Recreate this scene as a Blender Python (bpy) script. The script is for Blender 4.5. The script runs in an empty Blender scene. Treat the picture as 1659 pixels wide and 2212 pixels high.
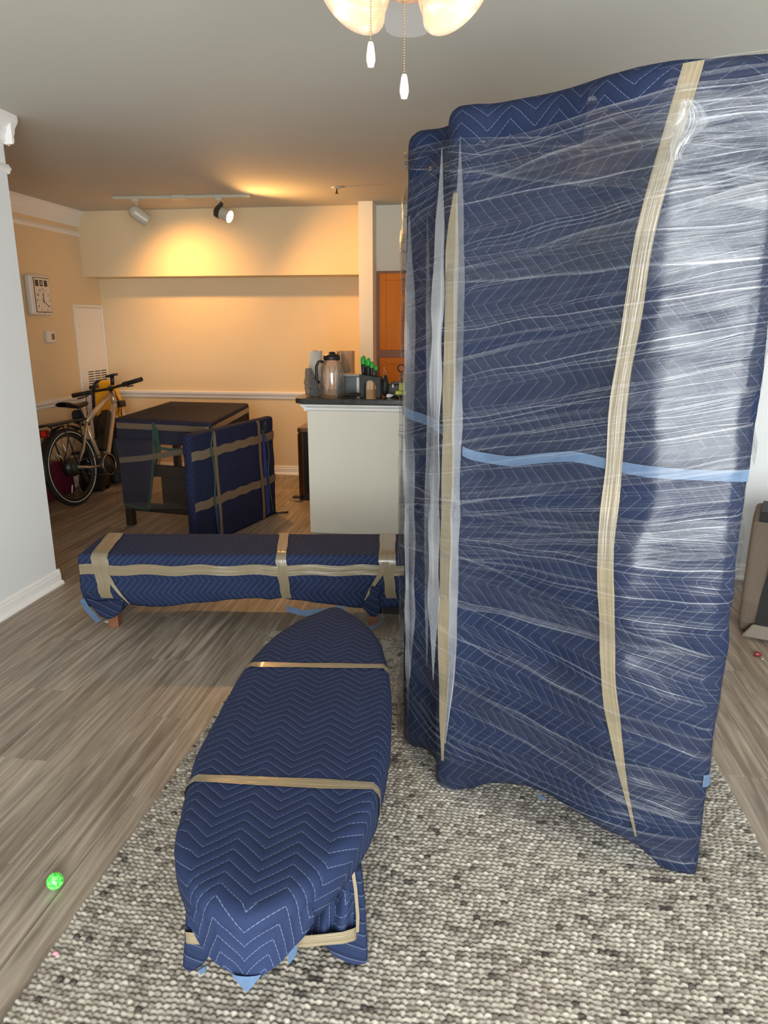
import bpy, math, random
import numpy as np
from mathutils import Vector, Matrix, noise
V = Vector
random.seed(7)
scene = bpy.context.scene
col = scene.collection

# ---------------------------------------------------------------- camera
CAM_H, YAW, PITCH, FPX = 1.42, math.radians(7.88), math.radians(14.76), 1533.0
_s, _c = math.sin(YAW), math.cos(YAW)
FO = V((-_s*math.cos(PITCH), _c*math.cos(PITCH), -math.sin(PITCH)))
RI = V((_c, _s, 0)); UP = RI.cross(FO); CP = V((0, 0, CAM_H))
cam_data = bpy.data.cameras.new('camera'); cam = bpy.data.objects.new('camera', cam_data)
col.objects.link(cam)
cam_data.sensor_fit = 'HORIZONTAL'; cam_data.sensor_width = 36.0
cam_data.lens = FPX/1659*36; cam_data.clip_start = 0.02
cam.matrix_world = Matrix(((RI.x, UP.x, -FO.x, CP.x), (RI.y, UP.y, -FO.y, CP.y), (RI.z, UP.z, -FO.z, CP.z), (0, 0, 0, 1)))
scene.camera = cam

# ---------------------------------------------------------------- world, daylight, exposure
world = bpy.data.worlds.new('world'); scene.world = world; world.use_nodes = True
bg = world.node_tree.nodes['Background']
bg.inputs[0].default_value = (0.88, 0.94, 1.0, 1); bg.inputs[1].default_value = 4.0
scene.view_settings.view_transform = 'Standard'; scene.view_settings.look = 'None'
scene.view_settings.gamma = 1.0; scene.view_settings.exposure = 0.0
scene.view_settings.use_curve_mapping = False
scene.cycles.transparent_max_bounces = 14
scene.cycles.max_bounces = 8

def area_light(name, loc, rot, sx, sy, power, color):
    d = bpy.data.lights.new(name, 'AREA'); d.shape = 'RECTANGLE'; d.size = sx; d.size_y = sy
    d.energy = power; d.color = color
    o = bpy.data.objects.new(name, d); col.objects.link(o); o.location = loc; o.rotation_euler = rot
    return o
# daylight entering by the glazed balcony door behind the photographer
WIN = dict(x0=-0.9, x1=1.9, z0=0.06, z1=2.08, y=-1.1)
area_light('balcony_daylight', ((WIN['x0']+WIN['x1'])/2, WIN['y']-0.12, 1.07), (math.radians(90), 0, 0),
           WIN['x1']-WIN['x0'], WIN['z1']-WIN['z0'], 275, (0.985, 0.985, 0.955))

def spot(name, loc, target, power, color, size, blend, radius=0.03):
    d = bpy.data.lights.new(name, 'SPOT'); d.energy = power; d.color = color
    d.spot_size = math.radians(size); d.spot_blend = blend; d.shadow_soft_size = radius
    o = bpy.data.objects.new(name, d); col.objects.link(o); o.location = loc
    o.rotation_euler = (V(target)-V(loc)).to_track_quat('-Z', 'Y').to_euler()
    return o

# ---------------------------------------------------------------- ray helpers (pixel of the 1659x2212 frame -> point on a real plane)
def ray(x, y): return FO + RI*((x-829.5)/FPX) - UP*((y-1106)/FPX)
def RZ(x, y, z=0.0): d = ray(x, y); return CP + d*((z-CAM_H)/d.z)
def RY(x, y, Y): d = ray(x, y); return CP + d*(Y/d.y)
def RX(x, y, X): d = ray(x, y); return CP + d*(X/d.x)
def RP(x, y, p, n): d = ray(x, y); return CP + d*((V(p)-CP).dot(n)/d.dot(n))

# ---------------------------------------------------------------- mesh builder
class MB:
    def __init__(s): s.v = []; s.f = []; s.uv = []; s.sm = []
    def add(s, vs, fs, uvs=None, smooth=False):
        b = len(s.v); s.v += [tuple(p) for p in vs]
        for i, f in enumerate(fs):
            s.f.append([b+k for k in f]); s.sm.append(smooth)
            s.uv.append(uvs[i] if uvs else [(0, 0)]*len(f))
        return s
    def box(s, x0, x1, y0, y1, z0, z1):
        vs = [(x, y, z) for z in (z0, z1) for y in (y0, y1) for x in (x0, x1)]
        return s.add(vs, [(0, 2, 3, 1), (4, 5, 7, 6), (0, 1, 5, 4), (2, 6, 7, 3), (0, 4, 6, 2), (1, 3, 7, 5)])
    def obox(s, c, ex, ey, ez, hx, hy, hz):
        c, ex, ey, ez = V(c), V(ex).normalized(), V(ey).normalized(), V(ez).normalized()
        vs = [c+ex*x*hx+ey*y*hy+ez*z*hz for z in (-1, 1) for y in (-1, 1) for x in (-1, 1)]
        return s.add(vs, [(0, 2, 3, 1), (4, 5, 7, 6), (0, 1, 5, 4), (2, 6, 7, 3), (0, 4, 6, 2), (1, 3, 7, 5)])
    def bar(s, a, b, w, h, up=(0, 0, 1)):
        a, b = V(a), V(b); d = (b-a).normalized(); u = V(up)
        sd = d.cross(u)
        if sd.length < 1e-4: sd = d.cross(V((1, 0, 0)))
        sd.normalize(); u = sd.cross(d)
        return s.obox((a+b)/2, d, sd, u, (b-a).length/2, w/2, h/2)
    def tube(s, pts, r, n=8, closed=False, caps=True):
        pts = [V(p) for p in pts]; m = len(pts); rs = r if isinstance(r, (list, tuple)) else [r]*m
        vs = []; prev = None; ln = 0
        for i, p in enumerate(pts):
            if closed: t = pts[(i+1) % m]-pts[i-1]
            else: t = pts[min(i+1, m-1)]-pts[max(i-1, 0)]
            t.normalize()
            if prev is None:
                a = V((0, 0, 1)) if abs(t.z) < .9 else V((1, 0, 0)); n1 = t.cross(a).normalized()
            else:
                n1 = prev - t*prev.dot(t)
                n1 = n1.normalized() if n1.length > 1e-6 else t.orthogonal().normalized()
            prev = n1; n2 = t.cross(n1)
            for k in range(n):
                a = 2*math.pi*k/n; vs.append(p+(n1*math.cos(a)+n2*math.sin(a))*rs[i])
        fs = []; uv = []
        for i in range(m if closed else m-1):
            j = (i+1) % m
            for k in range(n):
                k2 = (k+1) % n; fs.append((i*n+k, i*n+k2, j*n+k2, j*n+k))
                uv.append([(i*.05, k/n), (i*.05, (k+1)/n), ((i+1)*.05, (k+1)/n), ((i+1)*.05, k/n)])
        s.add(vs, fs, uv, True)
        if caps and not closed:
            b = len(s.v)-len(vs)
            s.f.append([b+k for k in range(n)][::-1]); s.sm.append(False); s.uv.append([(0, 0)]*n)
            s.f.append([b+(m-1)*n+k for k in range(n)]); s.sm.append(False); s.uv.append([(0, 0)]*n)
        return s
    def lathe(s, prof, M=None, n=24):
        M = M or Matrix.Identity(4); vs = []; m = len(prof)
        for r, z in prof:
            for k in range(n):
                a = 2*math.pi*k/n; vs.append(M @ V((r*math.cos(a), r*math.sin(a), z)))
        fs = []; uv = []
        for i in range(m-1):
            for k in range(n):
                k2 = (k+1) % n; fs.append((i*n+k, i*n+k2, (i+1)*n+k2, (i+1)*n+k))
                uv.append([(k/n, i/m), ((k+1)/n, i/m), ((k+1)/n, (i+1)/m), (k/n, (i+1)/m)])
        return s.add(vs, fs, uv, True)
    def grid(s, P, uvf=None, closed=False):
        nu, nv = len(P), len(P[0]); vs = [p for row in P for p in row]; fs = []; uv = []
        for i in range(nu if closed else nu-1):
            i2 = (i+1) % nu
            for j in range(nv-1):
                fs.append((i*nv+j, i2*nv+j, i2*nv+j+1, i*nv+j+1))
                if uvf: uv.append([uvf(i, j), uvf(i+1, j), uvf(i+1, j+1), uvf(i, j+1)])
        return s.add(vs, fs, uv or None, True)
    def ribbon(s, pts, width, wdir, nw=4, rag=0.0, sd=1):
        """strip of tape: pts along, wdir = width direction (one vector or a list), uv in metres"""
        pts = [V(p) for p in pts]; L = [0]
        for a, b in zip(pts, pts[1:]): L.append(L[-1]+(b-a).length)
        P = []
        for i, p in enumerate(pts):
            w = V(wdir[i] if isinstance(wdir, list) else wdir).normalized()
            wd = width[i] if isinstance(width, list) else width
            wd *= 1+rag*noise.noise(V((L[i]*9, sd*7.1, 0)))
            P.append([p+w*wd*(k/nw-.5) for k in range(nw+1)])
        wd0 = width[0] if isinstance(width, list) else width
        return s.grid(P, lambda i, j: (L[min(i, len(L)-1)], j/nw*wd0))
    def prism(s, poly, n, depth):
        """closed polygon (3d points in a plane) pushed by depth along n"""
        poly = [V(p) for p in poly]; n = V(n)*depth; m = len(poly)
        vs = poly+[p+n for p in poly]
        fs = [tuple(range(m)), tuple(range(2*m-1, m-1, -1))]+[(i, i+m, (i+1) % m+m, (i+1) % m) for i in range(m)]
        return s.add(vs, fs)
    def build(s, name, mat, parent=None, bevel=0.0, seg=2, subd=0, solid=0.0, autosm=None):
        me = bpy.data.meshes.new(name)
        vs = np.array(s.v, dtype=np.float64)
        c = (vs.min(0)+vs.max(0))/2; c[2] = vs[:, 2].min()
        vs = vs-c
        me.from_pydata(vs.tolist(), [], s.f)
        me.polygons.foreach_set('use_smooth', s.sm)
        ul = me.uv_layers.new(name='UVMap')
        flat = [x for fu in s.uv for p in fu for x in p]
        ul.data.foreach_set('uv', flat)
        me.update(); me.materials.append(mat)
        o = bpy.data.objects.new(name, me); col.objects.link(o)
        loc = V(c)
        if parent is not None:
            w = V(parent.location)
            if parent.parent is not None: w = w+V(parent.parent.location)
            o.parent = parent; loc = loc-w
        o.location = loc
        if bevel:
            m = o.modifiers.new('bevel', 'BEVEL'); m.width = bevel; m.segments = seg; m.limit_method = 'ANGLE'; m.angle_limit = math.radians(40)
            for p in me.polygons: p.use_smooth = bool(p.use_smooth)
        if solid:
            m = o.modifiers.new('solid', 'SOLIDIFY'); m.thickness = solid; m.offset = 0
        if subd:
            m = o.modifiers.new('subd', 'SUBSURF'); m.levels = subd; m.render_levels = subd
        return o

def tag(o, label=None, cat=None, group=None, kind=None):
    if label: o['label'] = label
    if cat: o['category'] = cat
    if group: o['group'] = group
    if kind: o['kind'] = kind
    return o
def thing(name, loc, label, cat, group=None):
    o = bpy.data.objects.new(name, None); o.empty_display_size = .1; col.objects.link(o); o.location = loc
    return tag(o, label, cat, group)
def axis_matrix(loc, z):
    q = V(z).to_track_quat('Z', 'Y'); return Matrix.Translation(V(loc)) @ q.to_matrix().to_4x4()
def lerp(a, b, t): return a+(b-a)*t
def poly_interp(pts, t):
    """pts list of Vectors, t 0..1 by index length"""
    L = [0]
    for a, b in zip(pts, pts[1:]): L.append(L[-1]+(b-a).length)
    d = t*L[-1]
    for i in range(len(pts)-1):
        if d <= L[i+1]+1e-9:
            return pts[i].lerp(pts[i+1], (d-L[i])/max(L[i+1]-L[i], 1e-9))
    return pts[-1].copy()

# ---------------------------------------------------------------- materials
class NT:
    def __init__(s, name):
        s.m = bpy.data.materials.new(name); s.m.use_nodes = True; s.t = s.m.node_tree; s.t.nodes.clear()
        s.out = s.t.nodes.new('ShaderNodeOutputMaterial')
    def n(s, typ, **kw):
        nd = s.t.nodes.new(typ)
        for k, v in kw.items():
            if k.startswith('i_'):
                key = k[2:]; key = int(key) if key.isdigit() else key.replace('_', ' ')
                s.set(nd.inputs[key], v)
            else: setattr(nd, k, v)
        return nd
    def set(s, inp, v):
        if isinstance(v, bpy.types.NodeSocket): s.t.links.new(v, inp)
        else: inp.default_value = v
    def math(s, op, a, b=0.0, c=None, clamp=False):
        nd = s.t.nodes.new('ShaderNodeMath'); nd.operation = op; nd.use_clamp = clamp
        s.set(nd.inputs[0], a); s.set(nd.inputs[1], b)
        if c is not None: s.set(nd.inputs[2], c)
        return nd.outputs[0]
    def smooth(s, x, a, b, lo=0.0, hi=1.0):
        nd = s.t.nodes.new('ShaderNodeMapRange'); nd.interpolation_type = 'SMOOTHSTEP'
        for k, v in zip(range(5), (x, a, b, lo, hi)): s.set(nd.inputs[k], v)
        return nd.outputs[0]
    def mixc(s, f, a, b, mode='MIX'):
        nd = s.t.nodes.new('ShaderNodeMix'); nd.data_type = 'RGBA'; nd.blend_type = mode
        s.set(nd.inputs[0], f); s.set(nd.inputs[6], a if isinstance(a, bpy.types.NodeSocket) else (*a, 1)); s.set(nd.inputs[7], b if isinstance(b, bpy.types.NodeSocket) else (*b, 1))
        return nd.outputs[2]
    def noise(s, vec, scale, detail=2.0, rough=.5, dist=0.0):
        nd = s.n('ShaderNodeTexNoise'); s.set(nd.inputs['Vector'], vec)
        nd.inputs['Scale'].default_value = scale; nd.inputs['Detail'].default_value = detail
        nd.inputs['Roughness'].default_value = rough; nd.inputs['Distortion'].default_value = dist
        return nd.outputs[0]
    def mapping(s, vec, scale=(1, 1, 1), loc=(0, 0, 0), rot=(0, 0, 0)):
        nd = s.n('ShaderNodeMapping'); s.set(nd.inputs[0], vec); s.set(nd.inputs[1], loc); s.set(nd.inputs[2], rot); s.set(nd.inputs[3], scale)
        return nd.outputs[0]
    def coord(s, which='Object'): return s.n('ShaderNodeTexCoord').outputs[which]
    def bump(s, h, strength=.3, dist=.01):
        nd = s.n('ShaderNodeBump'); nd.inputs['Strength'].default_value = strength; nd.inputs['Distance'].default_value = dist
        s.set(nd.inputs['Height'], h); return nd.outputs[0]
    def bsdf(s, color, rough=.5, metal=0.0, normal=None, **kw):
        b = s.n('ShaderNodeBsdfPrincipled')
        s.set(b.inputs['Base Color'], color if isinstance(color, bpy.types.NodeSocket) else (*color, 1))
        s.set(b.inputs['Roughness'], rough); s.set(b.inputs['Metallic'], metal)
        if normal is not None: s.set(b.inputs['Normal'], normal)
        for k, v in kw.items(): s.set(b.inputs[k.replace('_', ' ')], v)
        return b.outputs[0]
    def done(s, sh): s.t.links.new(sh, s.out.inputs[0]); return s.m

def plain(name, color, rough=.5, metal=0.0, var=.08, scale=30, bump=0.0, bscale=None, bdist=.002, **kw):
    t = NT(name); co = t.coord('Object')
    nz = t.noise(co, scale, 3)
    c = t.mixc(nz, tuple(x*(1-var) for x in color), tuple(min(1, x*(1+var)) for x in color))
    nm = t.bump(t.noise(co, bscale or scale*4, 3), bump, bdist) if bump else None
    return t.done(t.bsdf(c, rough, metal, nm, **kw))

def quilt(name, color=(.0115, .020, .056), line=(.12, .145, .215), lam=.128, amp=.056, sp=.030, hw=.0008, rough=.85, dashed=True, puff=.28):
    """quilted moving blanket: zigzag rows of stitching; uv in metres"""
    t = NT(name); uv = t.n('ShaderNodeUVMap').outputs[0]
    w = t.noise(uv, 5.0, 2); sx = t.n('ShaderNodeSeparateXYZ', i_0=uv)
    u, v = sx.outputs[0], sx.outputs[1]
    wob = t.math('MULTIPLY', t.math('SUBTRACT', w, .5), .022)
    tri = t.math('PINGPONG', t.math('DIVIDE', u, lam/2), 1.0)
    vv = t.math('DIVIDE', t.math('ADD', t.math('ADD', v, wob), t.math('MULTIPLY', tri, amp)), sp)
    d = t.math('MULTIPLY', t.math('ABSOLUTE', t.math('SUBTRACT', t.math('FRACT', vv), .5)), sp)
    ln = t.smooth(d, hw*.5, hw*1.5, 1, 0)
    if dashed:
        ds = t.smooth(t.math('FRACT', t.math('DIVIDE', u, .0075)), .62, .72, 1, .25); ln = t.math('MULTIPLY', ln, ds)
    fib = t.noise(uv, 900, 2); big = t.noise(uv, 7, 4)
    base = t.mixc(big, tuple(x*.82 for x in color), tuple(x*1.22 for x in color))
    base = t.mixc(t.math('MULTIPLY', fib, .25), base, tuple(x*1.9 for x in color))
    colr = t.mixc(ln, base, line)
    h = t.math('ADD', t.smooth(d, 0.0, .012), t.math('MULTIPLY', t.noise(uv, 26, 3, .6), .55))
    nm = t.bump(h, puff, .004)
    b = t.bsdf(colr, rough, 0, nm, Specular_IOR_Level=.2)
    return t.done(b)

def tape_mat(name, color=(.21, .17, .108), rough=.22):
    t = NT(name); uv = t.n('ShaderNodeUVMap').outputs[0]
    st = t.noise(t.mapping(uv, (2.2, 170, 1)), 1.0, 3, .6, .4)
    br = t.noise(t.mapping(uv, (3.0, 40, 1), (3, 1, 0)), 1.0, 2)
    c = t.mixc(st, tuple(x*.72 for x in color), tuple(min(1, x*1.28) for x in color))
    nm = t.bump(t.math('ADD', st, t.math('MULTIPLY', br, 1.5)), .75, .0035)
    return t.done(t.bsdf(c, rough, 0, nm, Specular_IOR_Level=.6, Coat_Weight=.3, Coat_Roughness=.1))

def film_mat(name, base=.10, streak=.34, gloss=.16, rough=.16, tint=(.86, .88, .92), fx=.45, fy=210, edge=.010, width=.4, bstr=.8, seed=0.0):
    """clear stretch film: mostly see-through, milky along its stretch marks, glossy; uv = (along, across) in metres"""
    t = NT(name); uv = t.n('ShaderNodeUVMap').outputs[0]
    off = t.math('MULTIPLY', t.n('ShaderNodeObjectInfo').outputs['Random'], 37.0)
    cv = t.n('ShaderNodeCombineXYZ', i_0=off, i_1=off, i_2=seed)
    uvo = t.n('ShaderNodeVectorMath', operation='ADD', i_0=uv, i_1=cv.outputs[0]).outputs[0]
    fine = t.noise(t.mapping(uvo, (fx, fy, 1)), 1.0, 2, .6)
    med = t.noise(t.mapping(uvo, (.5, 40, 1)), 1.0, 2, .6)
    big = t.noise(t.mapping(uvo, (2.2, 5, 1)), 1.0, 3)
    s1 = t.smooth(fine, .54, .74); s2 = t.smooth(med, .40, .68); s3 = t.smooth(big, .35, .7)
    den = t.math('MULTIPLY', t.math('MULTIPLY', s1, t.math('ADD', .25, s2)), streak)
    den = t.math('ADD', den, t.math('MULTIPLY', t.math('ADD', .45, t.math('MULTIPLY', s3, .8)), base))
    v = t.n('ShaderNodeSeparateXYZ', i_0=uv).outputs[1]
    ed = t.math('MINIMUM', v, t.math('SUBTRACT', width, v))
    den = t.math('ADD', den, t.math('MULTIPLY', t.smooth(ed, 0, edge, .16, 0), s3))
    den = t.math('MINIMUM', den, .9)
    hgt = t.math('ADD', t.math('ADD', fine, t.math('MULTIPLY', med, 2.2)), t.math('MULTIPLY', big, 26.0))
    nm = t.bump(hgt, bstr, .0011)
    tr = t.n('ShaderNodeBsdfTransparent'); tr.inputs[0].default_value = (.945, .95, .955, 1)
    df = t.n('ShaderNodeBsdfDiffuse'); df.inputs[0].default_value = (*tint, 1)
    tl = t.n('ShaderNodeBsdfTranslucent'); tl.inputs[0].default_value = (*tint, 1)
    milk = t.n('ShaderNodeMixShader', i_0=.4, i_1=df.outputs[0], i_2=tl.outputs[0]).outputs[0]
    m1 = t.n('ShaderNodeMixShader', i_0=den, i_1=tr.outputs[0], i_2=milk).outputs[0]
    gl = t.n('ShaderNodeBsdfGlossy'); gl.inputs['Roughness'].default_value = rough; t.set(gl.inputs['Normal'], nm)
    lw = t.n('ShaderNodeLayerWeight', i_0=.25); t.set(lw.inputs['Normal'], nm)
    gf = t.math('MULTIPLY', t.math('ADD', gloss, t.math('MULTIPLY', lw.outputs['Fresnel'], .5)), t.math('ADD', .35, t.math('MULTIPLY', s1, .9)), clamp=True)
    m2 = t.n('ShaderNodeMixShader', i_0=gf, i_1=m1, i_2=gl.outputs[0]).outputs[0]
    return t.done(m2)

def emit(name, color, strength):
    t = NT(name); e = t.n('ShaderNodeEmission'); e.inputs[0].default_value = (*color, 1); e.inputs[1].default_value = strength
    return t.done(e.outputs[0])
def clear(name, tint=(.95, .96, .97), milk=.06, gloss=.10, rough=.06):
    t = NT(name); tr = t.n('ShaderNodeBsdfTransparent'); tr.inputs[0].default_value = (*tint, 1)
    df = t.n('ShaderNodeBsdfDiffuse'); df.inputs[0].default_value = (.8, .8, .8, 1)
    a = t.n('ShaderNodeMixShader', i_0=milk, i_1=tr.outputs[0], i_2=df.outputs[0]).outputs[0]
    gl = t.n('ShaderNodeBsdfGlossy'); gl.inputs['Roughness'].default_value = rough
    lw = t.n('ShaderNodeLayerWeight', i_0=.3)
    f = t.math('ADD', gloss, t.math('MULTIPLY', lw.outputs['Fresnel'], .5), clamp=True)
    return t.done(t.n('ShaderNodeMixShader', i_0=f, i_1=a, i_2=gl.outputs[0]).outputs[0])

def wall_mat(name, color, bump=.12):
    t = NT(name); co = t.coord('Object')
    c = t.mixc(t.noise(co, 2.0, 2), tuple(x*.97 for x in color), color)
    nm = t.bump(t.noise(co, 260, 3), bump, .0015)
    return t.done(t.bsdf(c, .85, 0, nm))
M = {}
M['cream'] = wall_mat('warm_light_wall_tint', (.76, .61, .39))  # warm lamplight tinted into the dining wall colour, offsetting excess daylight
M['faint_warm'] = wall_mat('faint_warm_light_wall_tint', (.79, .765, .67))  # weaker warm cast of the light put into peninsula and kitchen wall colour
M['wall'] = wall_mat('wall_paint', (.75, .775, .79))
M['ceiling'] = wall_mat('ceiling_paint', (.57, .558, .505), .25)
M['trim'] = plain('trim_paint', (.84, .835, .82), .38, var=.02)
M['quilt'] = quilt('navy_quilted_blanket')
M['quilt_sofa'] = quilt('deep_navy_quilted_blanket', (.0068, .0125, .036), (.085, .105, .165), sp=.033, puff=.35)
M['quilt_dark'] = quilt('dark_quilted_blanket', (.018, .017, .030), (.045, .045, .07), hw=.0007, puff=.35)
M['quilt_royal'] = quilt('royal_quilted_blanket', (.008, .011, .036), (.04, .048, .09), lam=.11, amp=.04, sp=.024, hw=.0010, dashed=False, puff=.4)
M['hem'] = plain('light_blue_binding', (.062, .110, .195), .7, var=.25, scale=60)
M['green_hem'] = plain('green_binding', (.016, .050, .036), .7, var=.3, scale=60)
M['royal'] = plain('royal_blue_cloth', (.012, .03, .19), .6, var=.25)
M['tape'] = tape_mat('tan_packing_tape')
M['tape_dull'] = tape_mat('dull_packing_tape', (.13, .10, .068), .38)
M['film'] = film_mat('stretch_film')
M['film_rope'] = film_mat('bunched_stretch_film', .17, .80, .12, .22, fx=.7, fy=420, edge=.006, width=.05)
M['film_thin'] = film_mat('thin_stretch_film', .05, .16, .06, .2)
M['black'] = plain('black_plastic', (.012, .012, .013), .4)
M['rubber'] = plain('black_rubber', (.014, .013, .012), .75)
M['dark_grey'] = plain('dark_grey_plastic', (.028, .03, .027), .6)
M['white_plastic'] = plain('white_plastic', (.78, .76, .72), .35, var=.02)
M['champagne'] = plain('champagne_paint', (.55, .43, .31), .3, .35, var=.05)
M['chrome'] = plain('brushed_steel', (.45, .44, .42), .28, 1.0)
M['wood_dark'] = plain('dark_stained_wood', (.020, .013, .009), .5, var=.4, scale=14)
M['wood_leg'] = plain('reddish_wood', (.19, .075, .035), .5, var=.3, scale=25)
M['cream_metal'] = plain('cream_enamel', (.52, .49, .40), .32, var=.03)
# ================================================================ the room
Y_W = WIN['y']; CZ = 2.40                       # ceiling height
XN, YN = -2.348, 3.495          # living-room left wall and its end
XL, YB, YS, ZS = -3.654, 6.644, 6.365, 1.843   # dining left wall, back wall, soffit front, soffit underside
YP = 4.708                      # peninsula front
def struct(name, mb, mat, label, cat, parent=None, **kw):
    o = mb.build(name, mat, parent, **kw)
    if parent is None: tag(o, label, cat, kind='structure')
    return o

# floor of loose-laid planks
floor = struct('floor', MB().box(-3.78, 2.42, Y_W-.1, 7.1, -.06, -.0085), plain('underlay', (.05, .045, .04), .9), 'grey-brown wood plank floor of the apartment', 'floor')
def plank_mat():
    t = NT('grey_oak_plank'); co = t.coord('Object'); rnd = t.n('ShaderNodeObjectInfo').outputs['Random']
    off = t.n('ShaderNodeCombineXYZ', i_0=t.math('MULTIPLY', rnd, 61.0), i_1=t.math('MULTIPLY', rnd, 137.0), i_2=t.math('MULTIPLY', rnd, 17.0)).outputs[0]
    p = t.n('ShaderNodeVectorMath', operation='ADD', i_0=co, i_1=off).outputs[0]
    g1 = t.noise(t.mapping(p, (34, 1.7, 1)), 1.0, 4, .6, .9)
    g2 = t.noise(t.mapping(p, (130, 5, 1)), 1.0, 3, .6, .3)
    cath = t.n('ShaderNodeTexWave', wave_type='BANDS', bands_direction='X'); cath.inputs['Scale'].default_value = 9
    cath.inputs['Distortion'].default_value = 9; cath.inputs['Detail'].default_value = 2; cath.inputs['Detail Scale'].default_value = .6
    t.set(cath.inputs['Vector'], t.mapping(p, (1.0, .14, 1)))
    a = t.mixc(t.smooth(g1, .3, .72), (.165, .130, .098), (.42, .352, .282))
    a = t.mixc(t.math('MULTIPLY', cath.outputs['Fac'], .30), a, (.15, .115, .085))
    a = t.mixc(t.math('MULTIPLY', t.smooth(g2, .5, .75), .35), a, (.52, .45, .37))
    tone = t.math('ADD', .86, t.math('MULTIPLY', rnd, .26))
    tn = t.n('ShaderNodeCombineXYZ', i_0=tone, i_1=tone, i_2=tone).outputs[0]
    a = t.mixc(1.0, a, tn, 'MULTIPLY')
    nm = t.bump(t.math('ADD', g1, g2), .10, .002)
    return t.done(t.bsdf(a, t.math('ADD', .34, t.math('MULTIPLY', g1, .2)), 0, nm, Specular_IOR_Level=.42))
PW, PLN = .1825, 1.22
pm = MB().box(-PW/2+.0004, PW/2-.0004, -PLN/2+.0004, PLN/2-.0004, 0, .008).build('plank', plank_mat(), floor, bevel=.0007, seg=1)
first = True; row = 0; x = -3.78+PW/2
while x < 2.42:
    y = Y_W-.1-((row*.37) % 1)*PLN+PLN/2
    while y-PLN/2 < 7.1:
        if y+PLN/2 > Y_W:
            o = pm if first else pm.copy()
            if not first: col.objects.link(o)
            first = False; o.parent = floor
            o.location = V((x, y, -.008))-floor.location
        y += PLN
    x += PW; row += 1

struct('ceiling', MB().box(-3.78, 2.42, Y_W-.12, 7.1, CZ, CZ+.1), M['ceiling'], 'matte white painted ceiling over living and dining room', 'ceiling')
struct('wall_left', MB().box(XN-.12, XN, Y_W, YN, 0, CZ), M['wall'], 'white living room wall ending at the dining area', 'wall')
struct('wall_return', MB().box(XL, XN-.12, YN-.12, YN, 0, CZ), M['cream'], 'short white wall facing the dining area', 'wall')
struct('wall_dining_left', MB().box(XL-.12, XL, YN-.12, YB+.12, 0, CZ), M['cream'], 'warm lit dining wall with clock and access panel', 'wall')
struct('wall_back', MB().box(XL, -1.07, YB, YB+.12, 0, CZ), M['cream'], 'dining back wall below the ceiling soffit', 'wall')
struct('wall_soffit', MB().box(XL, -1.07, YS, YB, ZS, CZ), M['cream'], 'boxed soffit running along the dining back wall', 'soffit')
struct('wall_divider', MB().box(-1.07, -.951, 6.185, 7.0, 0, CZ), M['faint_warm'], 'wall end between dining area and kitchen', 'wall')
struct('wall_kitchen_soffit', MB().box(-.951, .95, 6.40, 7.0, 1.872, CZ), M['faint_warm'], 'kitchen soffit over the orange cabinets', 'soffit')
struct('wall_kitchen_back', MB().box(-.951, .95, 7.0, 7.1, 0, CZ), M['faint_warm'], 'kitchen back wall behind the cabinets', 'wall')
struct('wall_kitchen_side', MB().box(.95, 1.07, 4.244, 7.0, 0, CZ), M['wall'], 'kitchen side wall at the end of the peninsula', 'wall')
struct('wall_right_end', MB().box(.95, 2.30, 4.124, 4.244, 0, CZ), M['wall'], 'white wall beyond the brown pet carrier', 'wall')
struct('wall_right', MB().box(2.30, 2.42, Y_W, 4.244, 0, CZ), M['wall'], 'living room right wall', 'wall')
w = MB(); y0, y1 = Y_W-.12, Y_W
w.box(XN-.12, WIN['x0'], y0, y1, 0, CZ); w.box(WIN['x1'], 2.42, y0, y1, 0, CZ)
w.box(WIN['x0'], WIN['x1'], y0, y1, WIN['z1'], CZ); w.box(WIN['x0'], WIN['x1'], y0, y1, 0, WIN['z0'])
struct('wall_front', w, M['wall'], 'living room wall with the glazed balcony door', 'wall')
win = struct('window_1', MB().box(WIN['x0'], WIN['x1'], Y_W-.055, Y_W-.005, WIN['z0'], WIN['z0']+.04), M['trim'], 'white framed glazed balcony door', 'window')
fr = MB()
for a, b in ((WIN['x0'], WIN['x0']+.05), (WIN['x1']-.05, WIN['x1']), (.46, .54)): fr.box(a, b, Y_W-.055, Y_W-.005, WIN['z0']+.04, WIN['z1']-.05)
fr.box(WIN['x0'], WIN['x1'], Y_W-.055, Y_W-.005, WIN['z1']-.05, WIN['z1']); fr.build('window_frame', M['trim'], win)
gl = clear('window_glass', (.97, .98, .98), .0, .03, .01)
for a, b in ((WIN['x0']+.05, .46), (.54, WIN['x1']-.05)): MB().box(a, b, Y_W-.034, Y_W-.028, WIN['z0']+.04, WIN['z1']-.05).build('pane', gl, win)

# mouldings: profile (distance from wall, z) swept along a wall line
def sweep(mb, prof, a, b, n):
    a, b, n = V(a), V(b), V(n)
    P0 = [a+n*d+V((0, 0, z)) for d, z in prof]; P1 = [b+n*d+V((0, 0, z)) for d, z in prof]; m = len(prof)
    mb.add(P0+P1, [tuple(range(m)), tuple(range(2*m-1, m-1, -1))]+[(i, (i+1) % m, (i+1) % m+m, i+m) for i in range(m)])
    return mb
BASE = [(0, 0), (.028, 0), (.027, .010), (.021, .019), (.012, .021), (.012, .060), (.009, .064), (.009, .076), (.004, .088), (0, .088)]
RAIL = [(0, .738), (.010, .738), (.014, .750), (.014, .762), (.024, .772), (.028, .785), (.028, .797), (.018, .803), (0, .803)]
CROWN = [(0, CZ), (.062, CZ), (.062, CZ-.020), (.052, CZ-.034), (.030, CZ-.060), (.024, CZ-.084), (.016, CZ-.092), (.016, CZ-.118), (.006, CZ-.132), (0, CZ-.132)]
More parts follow.
